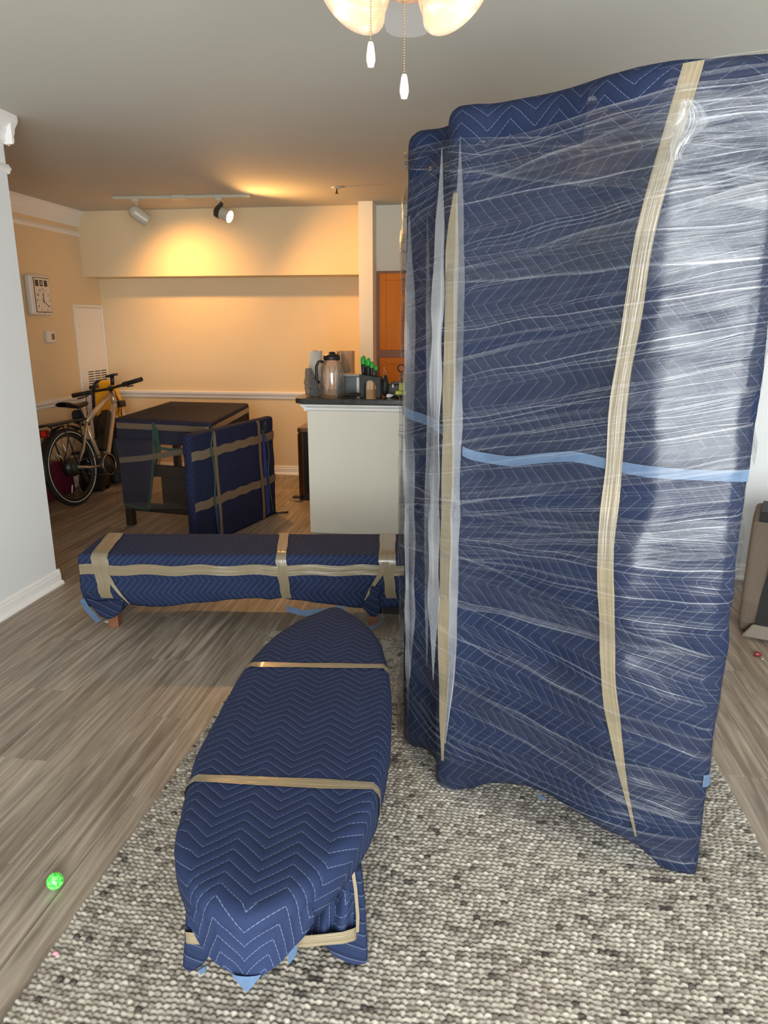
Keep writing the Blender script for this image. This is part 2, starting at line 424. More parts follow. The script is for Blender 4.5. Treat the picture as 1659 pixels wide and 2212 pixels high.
LOW = [(0, 2.178), (.006, 2.178), (.016, 2.166), (.020, 2.158), (.012, 2.150), (.008, 2.138), (0, 2.136)]
XP = V((1, 0, 0)); YM = V((0, -1, 0)); YPs = V((0, 1, 0))
def trim(name, prof, a, b, n, label, cat='moulding', extra=None):
    mb = sweep(MB(), prof, a, b, n)
    if extra: sweep(mb, prof, *extra)
    return struct(name, mb, M['trim'], label, cat)
trim('baseboard_left', BASE, (XN, Y_W, 0), (XN, YN+.02, 0), XP, 'white baseboard along the living room wall', 'baseboard', ((XN+.01, YN, 0), (XN-.12, YN, 0), YPs))
trim('baseboard_dining', BASE, (XL, YN, 0), (XL, 6.14, 0), XP, 'white baseboard behind the bicycle', 'baseboard')
trim('baseboard_back', BASE, (XL, YB, 0), (-1.07, YB, 0), YM, 'white baseboard below the dining back wall', 'baseboard')
trim('baseboard_right', BASE, (.95, 4.124, 0), (2.30, 4.124, 0), YM, 'white baseboard beyond the pet carrier', 'baseboard')
trim('trim_1', CROWN, (XN, Y_W, 0), (XN, YN+.04, 0), XP, 'white crown moulding on the living room wall', 'crown moulding', ((XN+.05, YN, 0), (XN-.12, YN, 0), YPs))
trim('trim_2', LOW, (XN, Y_W, 0), (XN, YN+.012, 0), XP, 'thin white moulding under the living room crown', 'moulding', ((XN+.01, YN, 0), (XN-.12, YN, 0), YPs))
trim('trim_3', CROWN, (XL, YN, 0), (XL, YS, 0), XP, 'crown moulding along the dining left wall', 'crown moulding')
trim('trim_4', [(d, z+.050) for d, z in LOW], (XL, YN, 0), (XL, YS, 0), XP, 'thin moulding under the dining crown', 'moulding')
trim('trim_5', RAIL, (XL, YN, 0), (XL, 6.125, 0), XP, 'chair rail on the wall behind the bicycle', 'chair rail')
trim('trim_6', RAIL, (XL, YB, 0), (-1.07, YB, 0), YM, 'chair rail across the dining back wall', 'chair rail')

# peninsula with countertop
struct('wall_peninsula', MB().box(-1.176, .95, YP, 5.30, 0, .905), M['faint_warm'], 'low white peninsula wall under the countertop', 'wall')
trim('trim_7', [(0, .905), (.040, .905), (.040, .896), (.030, .886), (.018, .880), (.018, .868), (.008, .860), (0, .858)], (-1.19, YP, 0), (.95, YP, 0), YM, 'white moulding under the countertop edge', 'moulding',
     ((-1.176, YP-.03, 0), (-1.176, 5.30, 0), V((-1, 0, 0))))
def granite():
    t = NT('speckled_dark_laminate'); co = t.coord('Object')
    a = t.noise(co, 420, 2); b = t.noise(co, 150, 2)
    c = t.mixc(t.smooth(a, .60, .66), (.022, .023, .022), (.20, .195, .17))
    c = t.mixc(t.smooth(b, .62, .7), c, (.006, .006, .006))
    return t.done(t.bsdf(c, .22))
cpts = []
cx0, cx1, cy0, cy1, cr = -1.256, .95, 4.640, 5.36, .075
for k in range(9):
    a = math.pi+math.pi/2*k/8; cpts.append(V((cx0+cr+cr*math.cos(a), cy0+cr+cr*math.sin(a), .911)))
cpts += [V((cx1, cy0, .911)), V((cx1, cy1, .911)), V((cx0, cy1, .911))]
ct = MB().prism(cpts, (0, 0, 1), .037).build('countertop', granite(), bevel=.006)
tag(ct, 'dark speckled countertop with rounded corner on the peninsula', 'countertop')
CT = .948

# access panel in the dining wall
ap = thing('access_panel', (XL, 6.39, 0), 'tall white access panel with slotted air grille beside room corner', 'access panel')
q = MB()
for a, b, c, d in ((6.140, 6.166, 0, 1.60), (6.622, 6.642, 0, 1.60), (6.166, 6.622, 1.578, 1.60)): q.box(XL, XL+.014, a, b, c, d)
q.build('panel_frame', M['trim'], ap, bevel=.003)
pd = MB().box(XL, XL+.009, 6.170, 6.618, .01, 1.573).build('panel_door', M['trim'], ap, bevel=.002)
slotm = plain('dark_slot', (.035, .022, .014), .9)
sm0 = None
for c0 in (6.272, 6.388, 6.504):
    for r0 in range(14):
        z = .992-r0*.0215
        if sm0 is None: sm0 = MB().box(XL+.0085, XL+.0100, c0, c0+.098, z, z+.0085).build('grille_slot', slotm, pd); base0 = (sm0.location.copy(), c0, z)
        else:
            o = sm0.copy(); col.objects.link(o); o.location = base0[0]+V((0, c0-base0[1], z-base0[2]))
for y, z in ((6.205, 1.41), (6.60, 1.41)):
    MB().lathe([(.0, .004), (.005, .003), (.006, 0)], axis_matrix((XL+.009, y, z), (1, 0, 0)), 10).build('screw', M['chrome'], pd)

# wall clock
ck = thing('wall_clock', (XL, 5.60, 1.5), 'white rounded rectangular wall clock with numerals and date windows', 'clock')
ca = ck.location
y0, y1, z0, z1 = 5.475, 5.742, 1.497, 1.812
MB().box(XL, XL+.062, y0, y1, z0, z1).build('clock_case', M['white_plastic'], ck, bevel=.024, seg=4)
MB().box(XL+.060, XL+.0645, y0+.034, y1-.020, z0+.022, z1-.020).build('face_rim', plain('dark_brown_rim', (.03, .015, .01), .4), ck, bevel=.0015)
dial = MB().box(XL+.062, XL+.0662, y0+.040, y1-.026, z0+.028, z1-.026).build('dial', plain('clock_dial', (.74, .69, .60), .5), ck)
ink = plain('clock_ink', (.03, .018, .012), .6)
def text_mesh(body, size, mat, origin, xd, yd, parent, name='numeral'):
    cu = bpy.data.curves.new('t', 'FONT'); cu.body = body; cu.size = size; cu.align_x = 'CENTER'; cu.align_y = 'CENTER'; cu.extrude = .0004
    ob = bpy.data.objects.new('t', cu); col.objects.link(ob)
    dg = bpy.context.evaluated_depsgraph_get(); me = bpy.data.meshes.new_from_object(ob.evaluated_get(dg))
    bpy.data.objects.remove(ob)
    xd, yd = V(xd), V(yd); nd = xd.cross(yd)
    vs = [V(origin)+xd*v.co.x+yd*v.co.y+nd*v.co.z for v in me.vertices]
    fs = [tuple(p.vertices) for p in me.polygons]; bpy.data.meshes.remove(me)
    return MB().add(vs, fs).build(name, mat, parent)
dyc, dzc = (y0+y1)/2+.007, 1.612
for h in range(1, 13):
    a = math.radians(30*h); r1, r2 = .082, .090
    text_mesh(str(h), .030, ink, (XL+.0668, dyc+math.sin(a)*r1, dzc+math.cos(a)*r2), (0, 1, 0), (0, 0, 1), dial)
for k, bd in enumerate(('', '25', '')):
    yc = y0+.072+k*.060
    d = MB().box(XL+.0655, XL+.0672, yc-.022, yc+.022, 1.724, 1.772).build('date_window', plain('date_black', (.02, .016, .015), .4), dial)
    if bd: text_mesh(bd, .036, M['white_plastic'], (XL+.0676, yc, 1.747), (0, 1, 0), (0, 0, 1), dial, 'date_figure')
for nm, ang, ln, wd in (('hour_hand', 2, .062, .007), ('minute_hand', 126, .080, .004)):
    a = math.radians(ang); d = V((0, math.sin(a), math.cos(a)))
    MB().bar(V((XL+.069, dyc, dzc))-d*.018, V((XL+.069, dyc, dzc))+d*ln, wd, .0012, (1, 0, 0)).build(nm, ink, dial)

# thermostat
th = thing('thermostat', (XL, 5.73, 1.27), 'small white wall thermostat with grey screen below the clock', 'thermostat')
MB().box(XL, XL+.030, 5.675, 5.785, 1.276, 1.372).build('case', M['white_plastic'], th, bevel=.007, seg=3)
MB().box(XL+.029, XL+.0315, 5.728, 5.766, 1.300, 1.350).build('screen', plain('lcd_grey', (.10, .09, .06), .25), th)

# kitchen pantry cabinet
def cab_wood():
    t = NT('orange_maple'); co = t.coord('Object')
    g = t.noise(t.mapping(co, (14, 14, 1.6)), 1.0, 4, .6, .6)
    c = t.mixc(g, (.74, .19, .010), (.88, .28, .02))
    return t.done(t.bsdf(c, .5, 0, None, Specular_IOR_Level=.2))
M['cab'] = cab_wood()
pc = thing('pantry_cabinet', (-.5, 6.42, 0), 'orange maple kitchen pantry cabinet with raised-frame doors', 'cabinet')
MB().box(-.949, .05, 6.42, 6.98, 0, 1.870).build('body', plain('cabinet_side', (.33, .13, .05), .45), pc)
def cab_door(x0, x1, z0, z1):
    d = MB(); y0, y1 = 6.398, 6.42; s = .058
    d.box(x0, x0+s, y0, y1, z0, z1).box(x1-s, x1, y0, y1, z0, z1).box(x0+s, x1-s, y0, y1, z1-s, z1).box(x0+s, x1-s, y0, y1, z0, z0+s)
    o = d.build('door', M['cab'], pc, bevel=.004)
    MB().box(x0+s-.004, x1-s+.004, y0+.011, y1, z0+s-.004, z1-s+.004).build('door_panel', M['cab'], o, bevel=.003)
for x0, x1 in ((-.925, -.455), (-.445, .03)):
    cab_door(x0, x1, 1.205, 1.852); cab_door(x0, x1, .12, 1.140)

# track lighting
tl = thing('track_light', (-2.4, 5.72, CZ), 'cream ceiling track with two adjustable spot heads', 'track light')
ta, tb = V((-2.948, 5.70, CZ-.011)), V((-1.846, 5.752, CZ-.011)); td = (tb-ta).normalized()
MB().bar(ta, tb, .034, .022).build('rail', M['cream_metal'], tl, bevel=.003)
MB().bar(ta.lerp(tb, .435), ta.lerp(tb, .535), .060, .034).build('power_feed', M['cream_metal'], tl, bevel=.004)
WARM = (1.0, .485, .135)
def head(t, ax, cap, length, r, clip, glow):
    p = ta.lerp(tb, t); top = p+V((0, 0, -.018))
    MB().obox(top, td, td.cross(V((0, 0, 1))), (0, 0, 1), .024, .018, .014).build('adapter', M['cream_metal'], tl, bevel=.002)
    ax = V(ax).normalized(); hc = top+V((.012 if not clip else .02, 0, -.105))
    MB().bar(top+V((0, 0, -.01)), hc+V((0, 0, .03)), .013, .010).build('stem', M['cream_metal'], tl)
    tail = hc-ax*length*.5
    prof = [(.0, -.0), (r*.45, r*.10), (r*.75, r*.34), (r*.94, r*.68), (r, r), (r, length*.96), (r*1.03, length), (r*.92, length), (r*.90, length*.72), (.0, length*.70)]
    MB().lathe(prof, axis_matrix(tail, ax), 28).build('lamp_head', M['cream_metal'], tl)
    MB().lathe([(r*.88, length*.88), (0, length*.86)], axis_matrix(tail, ax), 24).build('bulb', emit('lamp_glow', (1, .86, .62), glow), tl)
    if clip:
        MB().lathe([(r*1.015, length*.20), (r*1.03, length*.22), (r*1.03, length*.48), (r*1.015, length*.50)], axis_matrix(tail, ax), 28).build('clip_ring', plain('dark_steel', (.10, .095, .09), .3, .8), tl)
        MB().bar(hc+V((-.03, -.02, .035)), top+V((.03, -.01, -.03)), .03, .008, (0, -1, 0)).build('clip_arm', plain('dark_steel_arm', (.10, .095, .09), .3, .8), tl)
    return tail+ax*length*1.03
hot = RY(398, 522, YS)
p1 = head(.165, V((.62, .50, -.52)), None, .158, .050, False, 30)
p2 = head(.775, V((.86, -.18, -.36)), None, .150, .050, True, 30)
spot('track_spot', p1, RY(470, 760, YB), 60, WARM, 124, 1.0, .035)
spot('track_spot', p2, p2+V((.75, -.22, -.55)), 118, WARM, 168, 1.0, .035)

# sprinkler
sp = thing('fire_sprinkler', RZ(727, 404, CZ), 'small fire sprinkler hanging from the ceiling near kitchen', 'sprinkler')
sl = sp.location
MB().lathe([(.0, 0), (.040, 0), (.038, -.006), (.012, -.012), (.0, -.012)], Matrix.Translation(sl), 20).build('escutcheon', plain('white_cap', (.6, .55, .48), .4), sp)
MB().lathe([(.007, -.01), (.006, -.04), (.0, -.04)], Matrix.Translation(sl), 8).lathe([(0, -.040), (.015, -.041), (.015, -.044), (0, -.046)], Matrix.Translation(sl), 12).build('nozzle', plain('dark_brass', (.09, .05, .03), .4, .7), sp)

# ceiling fan with light kit
FX, FY = -.175, 1.50
fan = thing('ceiling_fan', (FX, FY, CZ), 'white ceiling fan with marbled glass shades and two pull chains', 'ceiling fan')
fw = plain('fan_white', (.72, .72, .71), .4, var=.02)
MB().lathe([(0, 0), (.075, 0), (.07, -.04), (.03, -.055), (.015, -.06), (.015, -.13), (.06, -.135), (.105, -.16), (.11, -.22), (.09, -.255), (.05, -.26), (.05, -.285), (.068, -.29), (.068, -.335), (.04, -.355), (.0, -.36)], Matrix.Translation((FX, FY, CZ)), 32).build('motor_housing', fw, fan)
for k in range(5):
    a = math.radians(90+5+72*k); d = V((math.cos(a), math.sin(a), 0)); s = V((-d.y, d.x, 0))
    P = []
    for r, hw in ((.16, .045), (.24, .052), (.40, .058), (.56, .062), (.62, .058), (.650, .044), (.664, .020)):
        P.append((r, hw))
    o = V((FX, FY, 2.168)); poly = [o+d*r+s*h for r, h in P]+[o+d*r-s*h for r, h in reversed(P)]
    bl = MB().prism(poly, (0, 0, 1), .008).build('blade', fw, fan, bevel=.002)
    MB().bar(o+d*.09, o+d*.22, .035, .008).build('blade_arm', fw, bl)
def marble_glass():
    t = NT('marbled_glass'); co = t.coord('Object')
    n1 = t.noise(co, 14, 4, .6, 2.5); c = t.mixc(t.smooth(n1, .42, .62), (.84, .63, .47), (.95, .83, .71))
    b = t.bsdf(c, .25); tl_ = t.n('ShaderNodeBsdfTranslucent'); t.set(tl_.inputs[0], c)
    return t.done(t.n('ShaderNodeMixShader', i_0=.55, i_1=b, i_2=tl_.outputs[0]).outputs[0])
mg = marble_glass()
def shade(rim, ax, lit):
    ax = V(ax).normalized(); L = .115; neck = V(rim)-ax*L
    prof = [(.022, 0), (.028, .012), (.036, .03), (.050, .055), (.060, .080), (.066, .102), (.073, L), (.0715, L+.002), (.066, .102), (.058, .080), (.047, .055), (.033, .03), (.024, .012)]
    MB().lathe(prof, axis_matrix(neck, ax), 36).build('lamp_shade', mg, fan)
    MB().lathe([(0, -.03), (.02, -.028), (.024, .0), (.024, .016), (0, .018)], axis_matrix(neck, ax), 16).build('lamp_socket', fw, fan)
    MB().tube([V((FX, FY, CZ-.325)), (V((FX, FY, CZ-.33))+neck)/2+V((0, 0, .01)), neck-ax*.02], .009, 8).build('lamp_arm', fw, fan)
    MB().lathe([(0, .018), (.012, .022), (.020, .045), (.027, .068), (.024, .085), (.012, .096), (0, .099)], axis_matrix(neck, ax), 18).build('bulb', emit('fan_bulb', (1, .93, .78), 3 if lit else 1), fan)
    d = bpy.data.lights.new('fan_bulb_light', 'POINT'); d.energy = .25; d.color = (1, .74, .45); d.shadow_soft_size = .03
    o = bpy.data.objects.new('fan_bulb_light', d); col.objects.link(o); o.location = neck+ax*.118
shade(RY(758, -6, 1.46), RI*-.53-UP*.83-FO*.14, True)
shade(RY(988, -6, 1.46), RI*.53-UP*.83-FO*.14, True)
shade(V((FX, FY+.19, 2.125)), (0, .93, -.35), False)
brass = plain('brass_beads', (.55, .36, .17), .25, .9); bobm = plain('white_wood_bob', (.66, .62, .54), .35)
for px, ytop, ybot, zt in ((801, 90, 147, 2.07), (873, 160, 215, 2.06)):
    Yc = 1.42; a = RY(px, ytop, Yc); b = RY(px, ybot, Yc); h = (a-b).length; ch = MB(); z = a.z
    k = 0
    while z < zt:
        ch.lathe([(0, -.0016), (.0013, -.0009), (.0017, 0), (.0013, .0009), (0, .0016)], Matrix.Translation((a.x, Yc, z)), 8); z += .0042
    ch.build('pull_chain', brass, fan)
    r = .0085
    MB().lathe([(0, 0), (r*.66, .001), (r*.8, .006), (r, h*.28), (r*.98, h*.45), (r*.7, h*.85), (r*.5, h*.98), (0, h)], Matrix.Translation((b.x, Yc, b.z)), 20).build('pull_bob', bobm, fan)
# ================================================================ soft wrapped goods
def round_plan(pts, r, seg=5):
    pts = [V((p[0], p[1])) for p in pts]; out = []; m = len(pts)
    for i, p in enumerate(pts):
        rr = r[i] if isinstance(r, (list, tuple)) else r
        a = (pts[i-1]-p); b = (pts[(i+1) % m]-p); la, lb = a.length, b.length
        k = min(rr, la*.45, lb*.45)
        if k < 1e-4: out.append(p); continue
        s, e = p+a/la*k, p+b/lb*k
        for j in range(seg+1):
            t = j/seg; out.append(s*(1-t)**2+p*2*t*(1-t)+e*t*t)
    return out
class Soft:
    """blanket-covered block: closed plan, height range, soft edges, small folds"""
    def __init__(s, plan, r, zb, zt, er=.03, amp=.006, freq=6.0, ds=.022, dz=.03, seed=0, extra=None, star=None):
        pts = round_plan(plan, r); s.zb = zb if callable(zb) else (lambda q: zb); s.zt = zt; s.er = er; s.amp = amp; s.freq = freq; s.seed = seed; s.extra = extra; s.dz = dz
        L = [0]
        for a, b in zip(pts, pts[1:]+pts[:1]): L.append(L[-1]+(b-a).length)
        s.per = L[-1]; s.raw = pts; s.L = L
        ar = sum(a.x*b.y-b.x*a.y for a, b in zip(pts, pts[1:]+pts[:1])); s.sg = 1 if ar > 0 else -1
        s.n = max(12, int(s.per/ds)); s.cen = sum(pts, V((0, 0)))/len(pts)
        if star: s.cen = V(star)
    def plan2(s, q):
        q = q % s.per; m = len(s.raw)
        lo, hi = 0, m
        while hi-lo > 1:
            mid = (lo+hi)//2
            if s.L[mid] <= q: lo = mid
            else: hi = mid
        a, b = s.raw[lo], s.raw[(lo+1) % m]; t = (q-s.L[lo])/max(s.L[lo+1]-s.L[lo], 1e-9)
        return a.lerp(b, t)
    def nrm(s, q, e=.018):
        t = s.plan2(q+e)-s.plan2(q-e)
        n = V((t.y, -t.x))*s.sg
        return n.normalized() if n.length > 1e-9 else V((0, -1))
    def pt(s, q, z, off=0.0):
        p, n = s.plan2(q), s.nrm(q); w = V((p.x*s.freq, p.y*s.freq, z*s.freq+s.seed*13.7))
        d = s.amp*(noise.noise(w)+.55*noise.noise(w*2.7)+.3*noise.noise(w*6.1))
        if s.extra: d += s.extra(q, z)
        if z > s.zt-s.er:
            k = (z-(s.zt-s.er))/s.er; d -= s.er*(1-math.sqrt(max(0, 1-k*k)))
        p = p+n*(d+off); return V((p.x, p.y, z))
    def find(s, x, y):
        """perimeter coordinate nearest to a plan point"""
        best = min(range(600), key=lambda i: (s.plan2(s.per*i/600)-V((x, y))).length); return s.per*best/600
    def top(s, x, y, off=0.0):
        return V((x, y, s.zt+s.amp*.5*noise.noise(V((x*5, y*5, s.seed*3.1)))+off))
    def mesh(s, name, mat, parent, swap=False, ang=0.0, topswap=False, split=None, cont=False):
        nz = max(4, int((s.zt-s.er-.2*0-s.zb(0))/s.dz)); P = []; UVs = []
        ca, sa = math.cos(ang), math.sin(ang)
        def tuv(p):
            u, v = p.x*ca+p.y*sa, -p.x*sa+p.y*ca
            return (v, u) if topswap else (u, v)
        rings = 10
        for i in range(s.n):
            q = s.per*i/s.n; col_ = []; uvs = []; zb = s.zb(q)
            p0 = s.pt(q, zb)
            for k in (0.0, .5):
                c = V((s.cen.x, s.cen.y, zb+.02)); col_.append(c.lerp(p0, .25+k)); uvs.append((q, zb))
            for j in range(nz+1):
                z = zb+(s.zt-s.er-zb)*j/nz; col_.append(s.pt(q, z)); uvs.append((q, z))
            for k in (.35, .65, .88, 1.0):
                z = s.zt-s.er+s.er*k; col_.append(s.pt(q, z)); uvs.append((q, z+.01*k))
            pe = col_[-1]; side = len(col_)-1
            for k in range(1, rings+1):
                f = 1-(k/rings)**.9; c = V((s.cen.x, s.cen.y, s.zt)); p = c.lerp(pe, max(f, .0005))
                col_.append(V((p.x, p.y, s.top(p.x, p.y).z)) if k > 1 else p); uvs.append(tuv(p))
            P.append(col_); UVs.append(uvs)
        def uvf(i, j):
            wrap = i >= s.n; a = UVs[i % s.n][j]
            if j <= side:
                u = a[0]+(s.per if wrap else 0)
                sw = swap != (split is not None and a[1] > split)
                return (a[1], u) if sw else (u, a[1])
            return a
        # the seam between side and top keeps the side's uv on the side face
        mb = MB(); nv = len(P[0]); vs = [p for r in P for p in r]; fs = []; uv = []
        for i in range(s.n):
            i2 = (i+1) % s.n
            for j in range(nv-1):
                f = (i*nv+j, i2*nv+j, i2*nv+j+1, i*nv+j+1)
                if s.sg < 0: f = f[::-1]
                if j >= side:
                    c = [tuv(P[i][j]), tuv(P[i2][j]), tuv(P[i2][j+1]), tuv(P[i][j+1])]
                else:
                    c = [uvf(i, j), uvf(i+1, j), uvf(i+1, j+1), uvf(i, j+1)]
                    if split is not None:      # keep one orientation per face
                        zz = UVs[i][j][1]; sw = swap != (zz > split)
                        c = []
                        for (ii, jj) in ((i, j), (i+1, j), (i+1, j+1), (i, j+1)):
                            a = UVs[ii % s.n][jj]; u = a[0]+(s.per if ii >= s.n else 0); c.append((a[1], u) if sw else (u, a[1]))
                if cont and j < side:
                    c = []
                    for (ii, jj) in ((i, j), (i+1, j), (i+1, j+1), (i, j+1)):
                        q = s.per*ii/s.n; e2 = s.plan2(q)-s.nrm(q)*s.er; dd = s.er*1.2+max(0, s.zt-s.er-P[ii % s.n][jj].z) if jj < side-3 else s.er*1.2*(side-jj)/4
                        e3 = e2+s.nrm(q)*dd; c.append(tuv(e3))
                if s.sg < 0: c = c[::-1]
                fs.append(f); uv.append(c)
        mb.add(vs, fs, uv, True)
        return mb.build(name, mat, parent)

# ---------------------------------------------------------------- rug
RUG = (-.952, .812, .30, 3.035)
def make_rug():
    x0, x1, y0, y1 = RUG; res = .0036; nx = int((x1-x0)/res); ny = int((y1-y0)/res)
    rs = np.random.RandomState(3); gx, gy = np.meshgrid(np.linspace(x0, x1, nx), np.linspace(y0, y1, ny))
    px, py = .0165, .0135
    yy = gy+.0028*np.sin(gx*11+gy*3)+.0018*np.sin(gx*37+1.3)
    row = np.floor(yy/py).astype(int); rmin = row.min(); row -= rmin
    off = rs.rand(row.max()+1)*px
    xx = gx+off[row]+.002*np.sin(gy*41); ci = np.floor(xx/px).astype(int); ci -= ci.min()
    a = (xx/px-np.floor(xx/px))*2-1; b = (yy/py-np.floor(yy/py))*2-1
    hs = .75+.5*rs.rand(row.max()+1, ci.max()+1)
    h = np.clip(1-np.abs(a+.25*b)**2.2, 0, 1)**.5*np.clip(1-np.abs(b)**2.4, 0, 1)**.6*hs[row, ci]
    z = .006+.0085*h
    edge = np.minimum.reduce([gx-x0, x1-gx, gy-y0, y1-gy]); z = np.where(edge < .003, .0005, z)
    gx2 = gx+np.where(gx-x0 < .02, -.004*h, 0)+np.where(x1-gx < .02, .004*h, 0)
    pal = np.array([(.355, .325, .278), (.29, .262, .222), (.23, .204, .172), (.16, .14, .118), (.072, .063, .056)])
    ch = rs.choice(5, size=(row.max()+1, ci.max()+1), p=(.40, .30, .19, .09, .02))
    # neighbouring loops along a row are spun from one yarn: repeat some
    rep = rs.rand(*ch.shape) < .15; ch[:, 1:] = np.where(rep[:, 1:], ch[:, :-1], ch[:, 1:])
    c = pal[ch[row, ci]]*(.85+.3*rs.rand(row.max()+1, ci.max()+1))[row, ci][..., None]
    fib = rs.rand(ny, nx)[..., None]*.22+.89
    c = np.clip(c*fib, 0, 1)
    co = np.stack([gx2, gy, z], -1).reshape(-1, 3)
    me = bpy.data.meshes.new('area_rug'); me.vertices.add(nx*ny); me.vertices.foreach_set('co', co.ravel())
    idx = np.arange(nx*ny).reshape(ny, nx); q = np.stack([idx[:-1, :-1], idx[:-1, 1:], idx[1:, 1:], idx[1:, :-1]], -1).reshape(-1, 4)
    nf = len(q); me.loops.add(nf*4); me.loops.foreach_set('vertex_index', q.ravel().astype(np.int32))
    me.polygons.add(nf); me.polygons.foreach_set('loop_start', np.arange(0, nf*4, 4, dtype=np.int32))
    me.update(calc_edges=True); me.validate()
    at = me.color_attributes.new('yarn', 'FLOAT_COLOR', 'POINT')
    at.data.foreach_set('color', np.concatenate([c.reshape(-1, 3), np.ones((nx*ny, 1))], 1).astype(np.float32).ravel())
    me.polygons.foreach_set('use_smooth', np.ones(nf, dtype=bool))
    t = NT('wool_loops'); at_ = t.n('ShaderNodeVertexColor', layer_name='yarn').outputs[0]
    me.materials.append(t.done(t.bsdf(at_, .95, 0, t.bump(t.noise(t.coord('Object'), 900, 2), .3, .001), Specular_IOR_Level=.15)))
    o = bpy.data.objects.new('area_rug', me); col.objects.link(o)
    return tag(o, 'chunky looped wool rug in cream and taupe on plank floor', 'rug')
make_rug()
RZT = .0172      # rug surface

# ---------------------------------------------------------------- tall film-wrapped bundle
F0, F1 = V((-.094, 1.936, 0)), V((.600, 1.656, 0)); FE = (F1-F0).normalized(); FN = V((FE.y, -FE.x, 0))
def fp(sv, o=0.0): p = F0+FE*sv+FN*o; return (p.x, p.y)
BL = V((-.245, 2.206, 0)); FL2 = F0-BL; LN = V((FL2.y, -FL2.x, 0)).normalized()
def lp(t, o): p = BL.lerp(F0, t)+LN*o; return (p.x, p.y)
sofa = thing('wrapped_sofa', (.15, 2.1, RZT), 'tall navy blanket bundle in clear stretch film standing upright on the rug', 'wrapped furniture')
plan = [(BL.x, BL.y), lp(.22, -.004), lp(.36, -.050), lp(.72, -.052), lp(.86, -.004), (F0.x, F0.y), fp(.055, -.004), fp(.085, -.034), fp(.28, -.030), fp(.47, .034), fp(.53, .040), (F1.x, F1.y), (.74, 2.28), (-.02, 2.60)]
def zb_sofa(q):
    p = SB.plan2(q) if SB else V((0, 0)); s_ = (V((p.x, p.y, 0))-F0).dot(FE); d = abs((V((p.x, p.y, 0))-F0).dot(FN))
    k = 0.0
    if d < .12 and .10 < s_ < .66: k = math.sin((s_-.10)/.56*math.pi)**.6*.085
    return RZT+.004+k
SB = None
def sofa_extra(q, z):
    p = SB.plan2(q); s_ = (V((p.x, p.y, 0))-F0).dot(FE); d = 0.0
    dn = abs((V((p.x, p.y, 0))-F0).dot(FN))
    if dn < .15 and .05 < s_ < .72:
        k = math.sin((s_-.05)/.67*math.pi)
        if z > 1.80: d += .028*min(1, (z-1.80)/.04)*k              # folded blanket lying over the upper end
        d += .010*math.sin(z*7+s_*4)*k + .008*math.sin(z*17-s_*15)*k
        if z < .5: d -= .030*(1-z/.5)*max(0, k-.2)
    return d
SB = Soft(plan, [.03, .02, .02, .02, .02, .035, .02, .02, .06, .05, .06, .030, .06, .06], zb_sofa, 1.946, er=.035, amp=.007, freq=4.5, ds=.014, dz=.02, seed=2, extra=sofa_extra, star=(.22, 2.12))
SB.mesh('blanket', M['quilt_sofa'], sofa, swap=True, ang=math.atan2(FE.y, FE.x), split=1.80)
sFL, sFR = SB.find(F0.x, F0.y), SB.find(F1.x, F1.y)
def on_front(sv, z, off): # sv metres from the left front corner
    x, y = fp(sv); q = SB.find(x, y); return SB.pt(q, z, off)
# puckered top right corner bulge
pts = [on_front(.60+.03*k, 1.925+.008*k, .004) for k in range(6)]
MB().tube([V((.530, 1.765, 1.905)), V((.565, 1.745, 1.922)), V((.600, 1.725, 1.932)), V((.615, 1.78, 1.925)), V((.60, 1.84, 1.90))], [.010, .030, .044, .034, .02], 14).build('gathered_corner', M['quilt_sofa'], sofa)
# tape strips
def strip_front(keys, width, off, name, mat, n=46):
    ks = [V((a, b, 0)) for a, b in keys]; P = [poly_interp(ks, i/n) for i in range(n+1)]
    for _ in range(2): P = [P[0]]+[(P[i-1]+P[i]*2+P[i+1])/4 for i in range(1, n)]+[P[-1]]
    pts = [on_front(p.x, p.y, off) for p in P]
    for _ in range(3): pts = [pts[0]]+[(pts[i-1]+pts[i]+pts[i+1])/3 for i in range(1, n)]+[pts[-1]]
    wd = [FE]*len(pts) if abs(keys[-1][1]-keys[0][1]) > .3 else [V((0, 0, 1))]*len(pts)
    return MB().ribbon(pts, width, wd, 6, .12).build(name, mat, sofa)
strip_front([(.545, 1.93), (.519, 1.778), (.486, 1.563), (.467, 1.317), (.468, 1.05), (.472, .86), (.485, .66), (.503, .481), (.545, .25), (.588, .102)], [.040]*30+[.038]*8+[.034, .030, .026, .022, .018, .014, .010, .008, .006], .013, 'packing_tape', M['tape'])
strip_front([(.010, 1.74), (.004, 1.3), (.006, .7), (.014, .12)], [.010, .018, .026, .032]+[.036]*33+[.034, .032, .030, .028, .025, .022, .018, .014, .010, .008], .007, 'packing_tape', M['tape'])
strip_front([(.045, 1.090), (.09, 1.073), (.181, 1.069), (.27, 1.090), (.362, 1.106), (.46, 1.094), (.529, 1.088), (.64, 1.088), (.742, 1.094)], .026, .009, 'blanket_binding', M['hem'], 60)
# binding over the left side and a small tab low on the right edge
ql = SB.find(BL.x, BL.y)
MB().ribbon([SB.pt(lerp(ql, sFL, i/14), lerp(1.165, 1.095, min(1, max(0, i/14*1.2-.1))), .006) for i in range(15)], .03, V((0, 0, 1)), 3).build('blanket_binding', M['hem'], sofa)
MB().ribbon([SB.pt(sFR-.012+.006*i, .305, .005) for i in range(6)], .035, V((0, 0, 1)), 2).build('blanket_binding', M['hem'], sofa)
MB().ribbon([on_front(.30+.006*i, .088, .004) for i in range(6)], .012, V((0, 0, 1)), 2).build('blanket_binding', M['hem'], sofa)
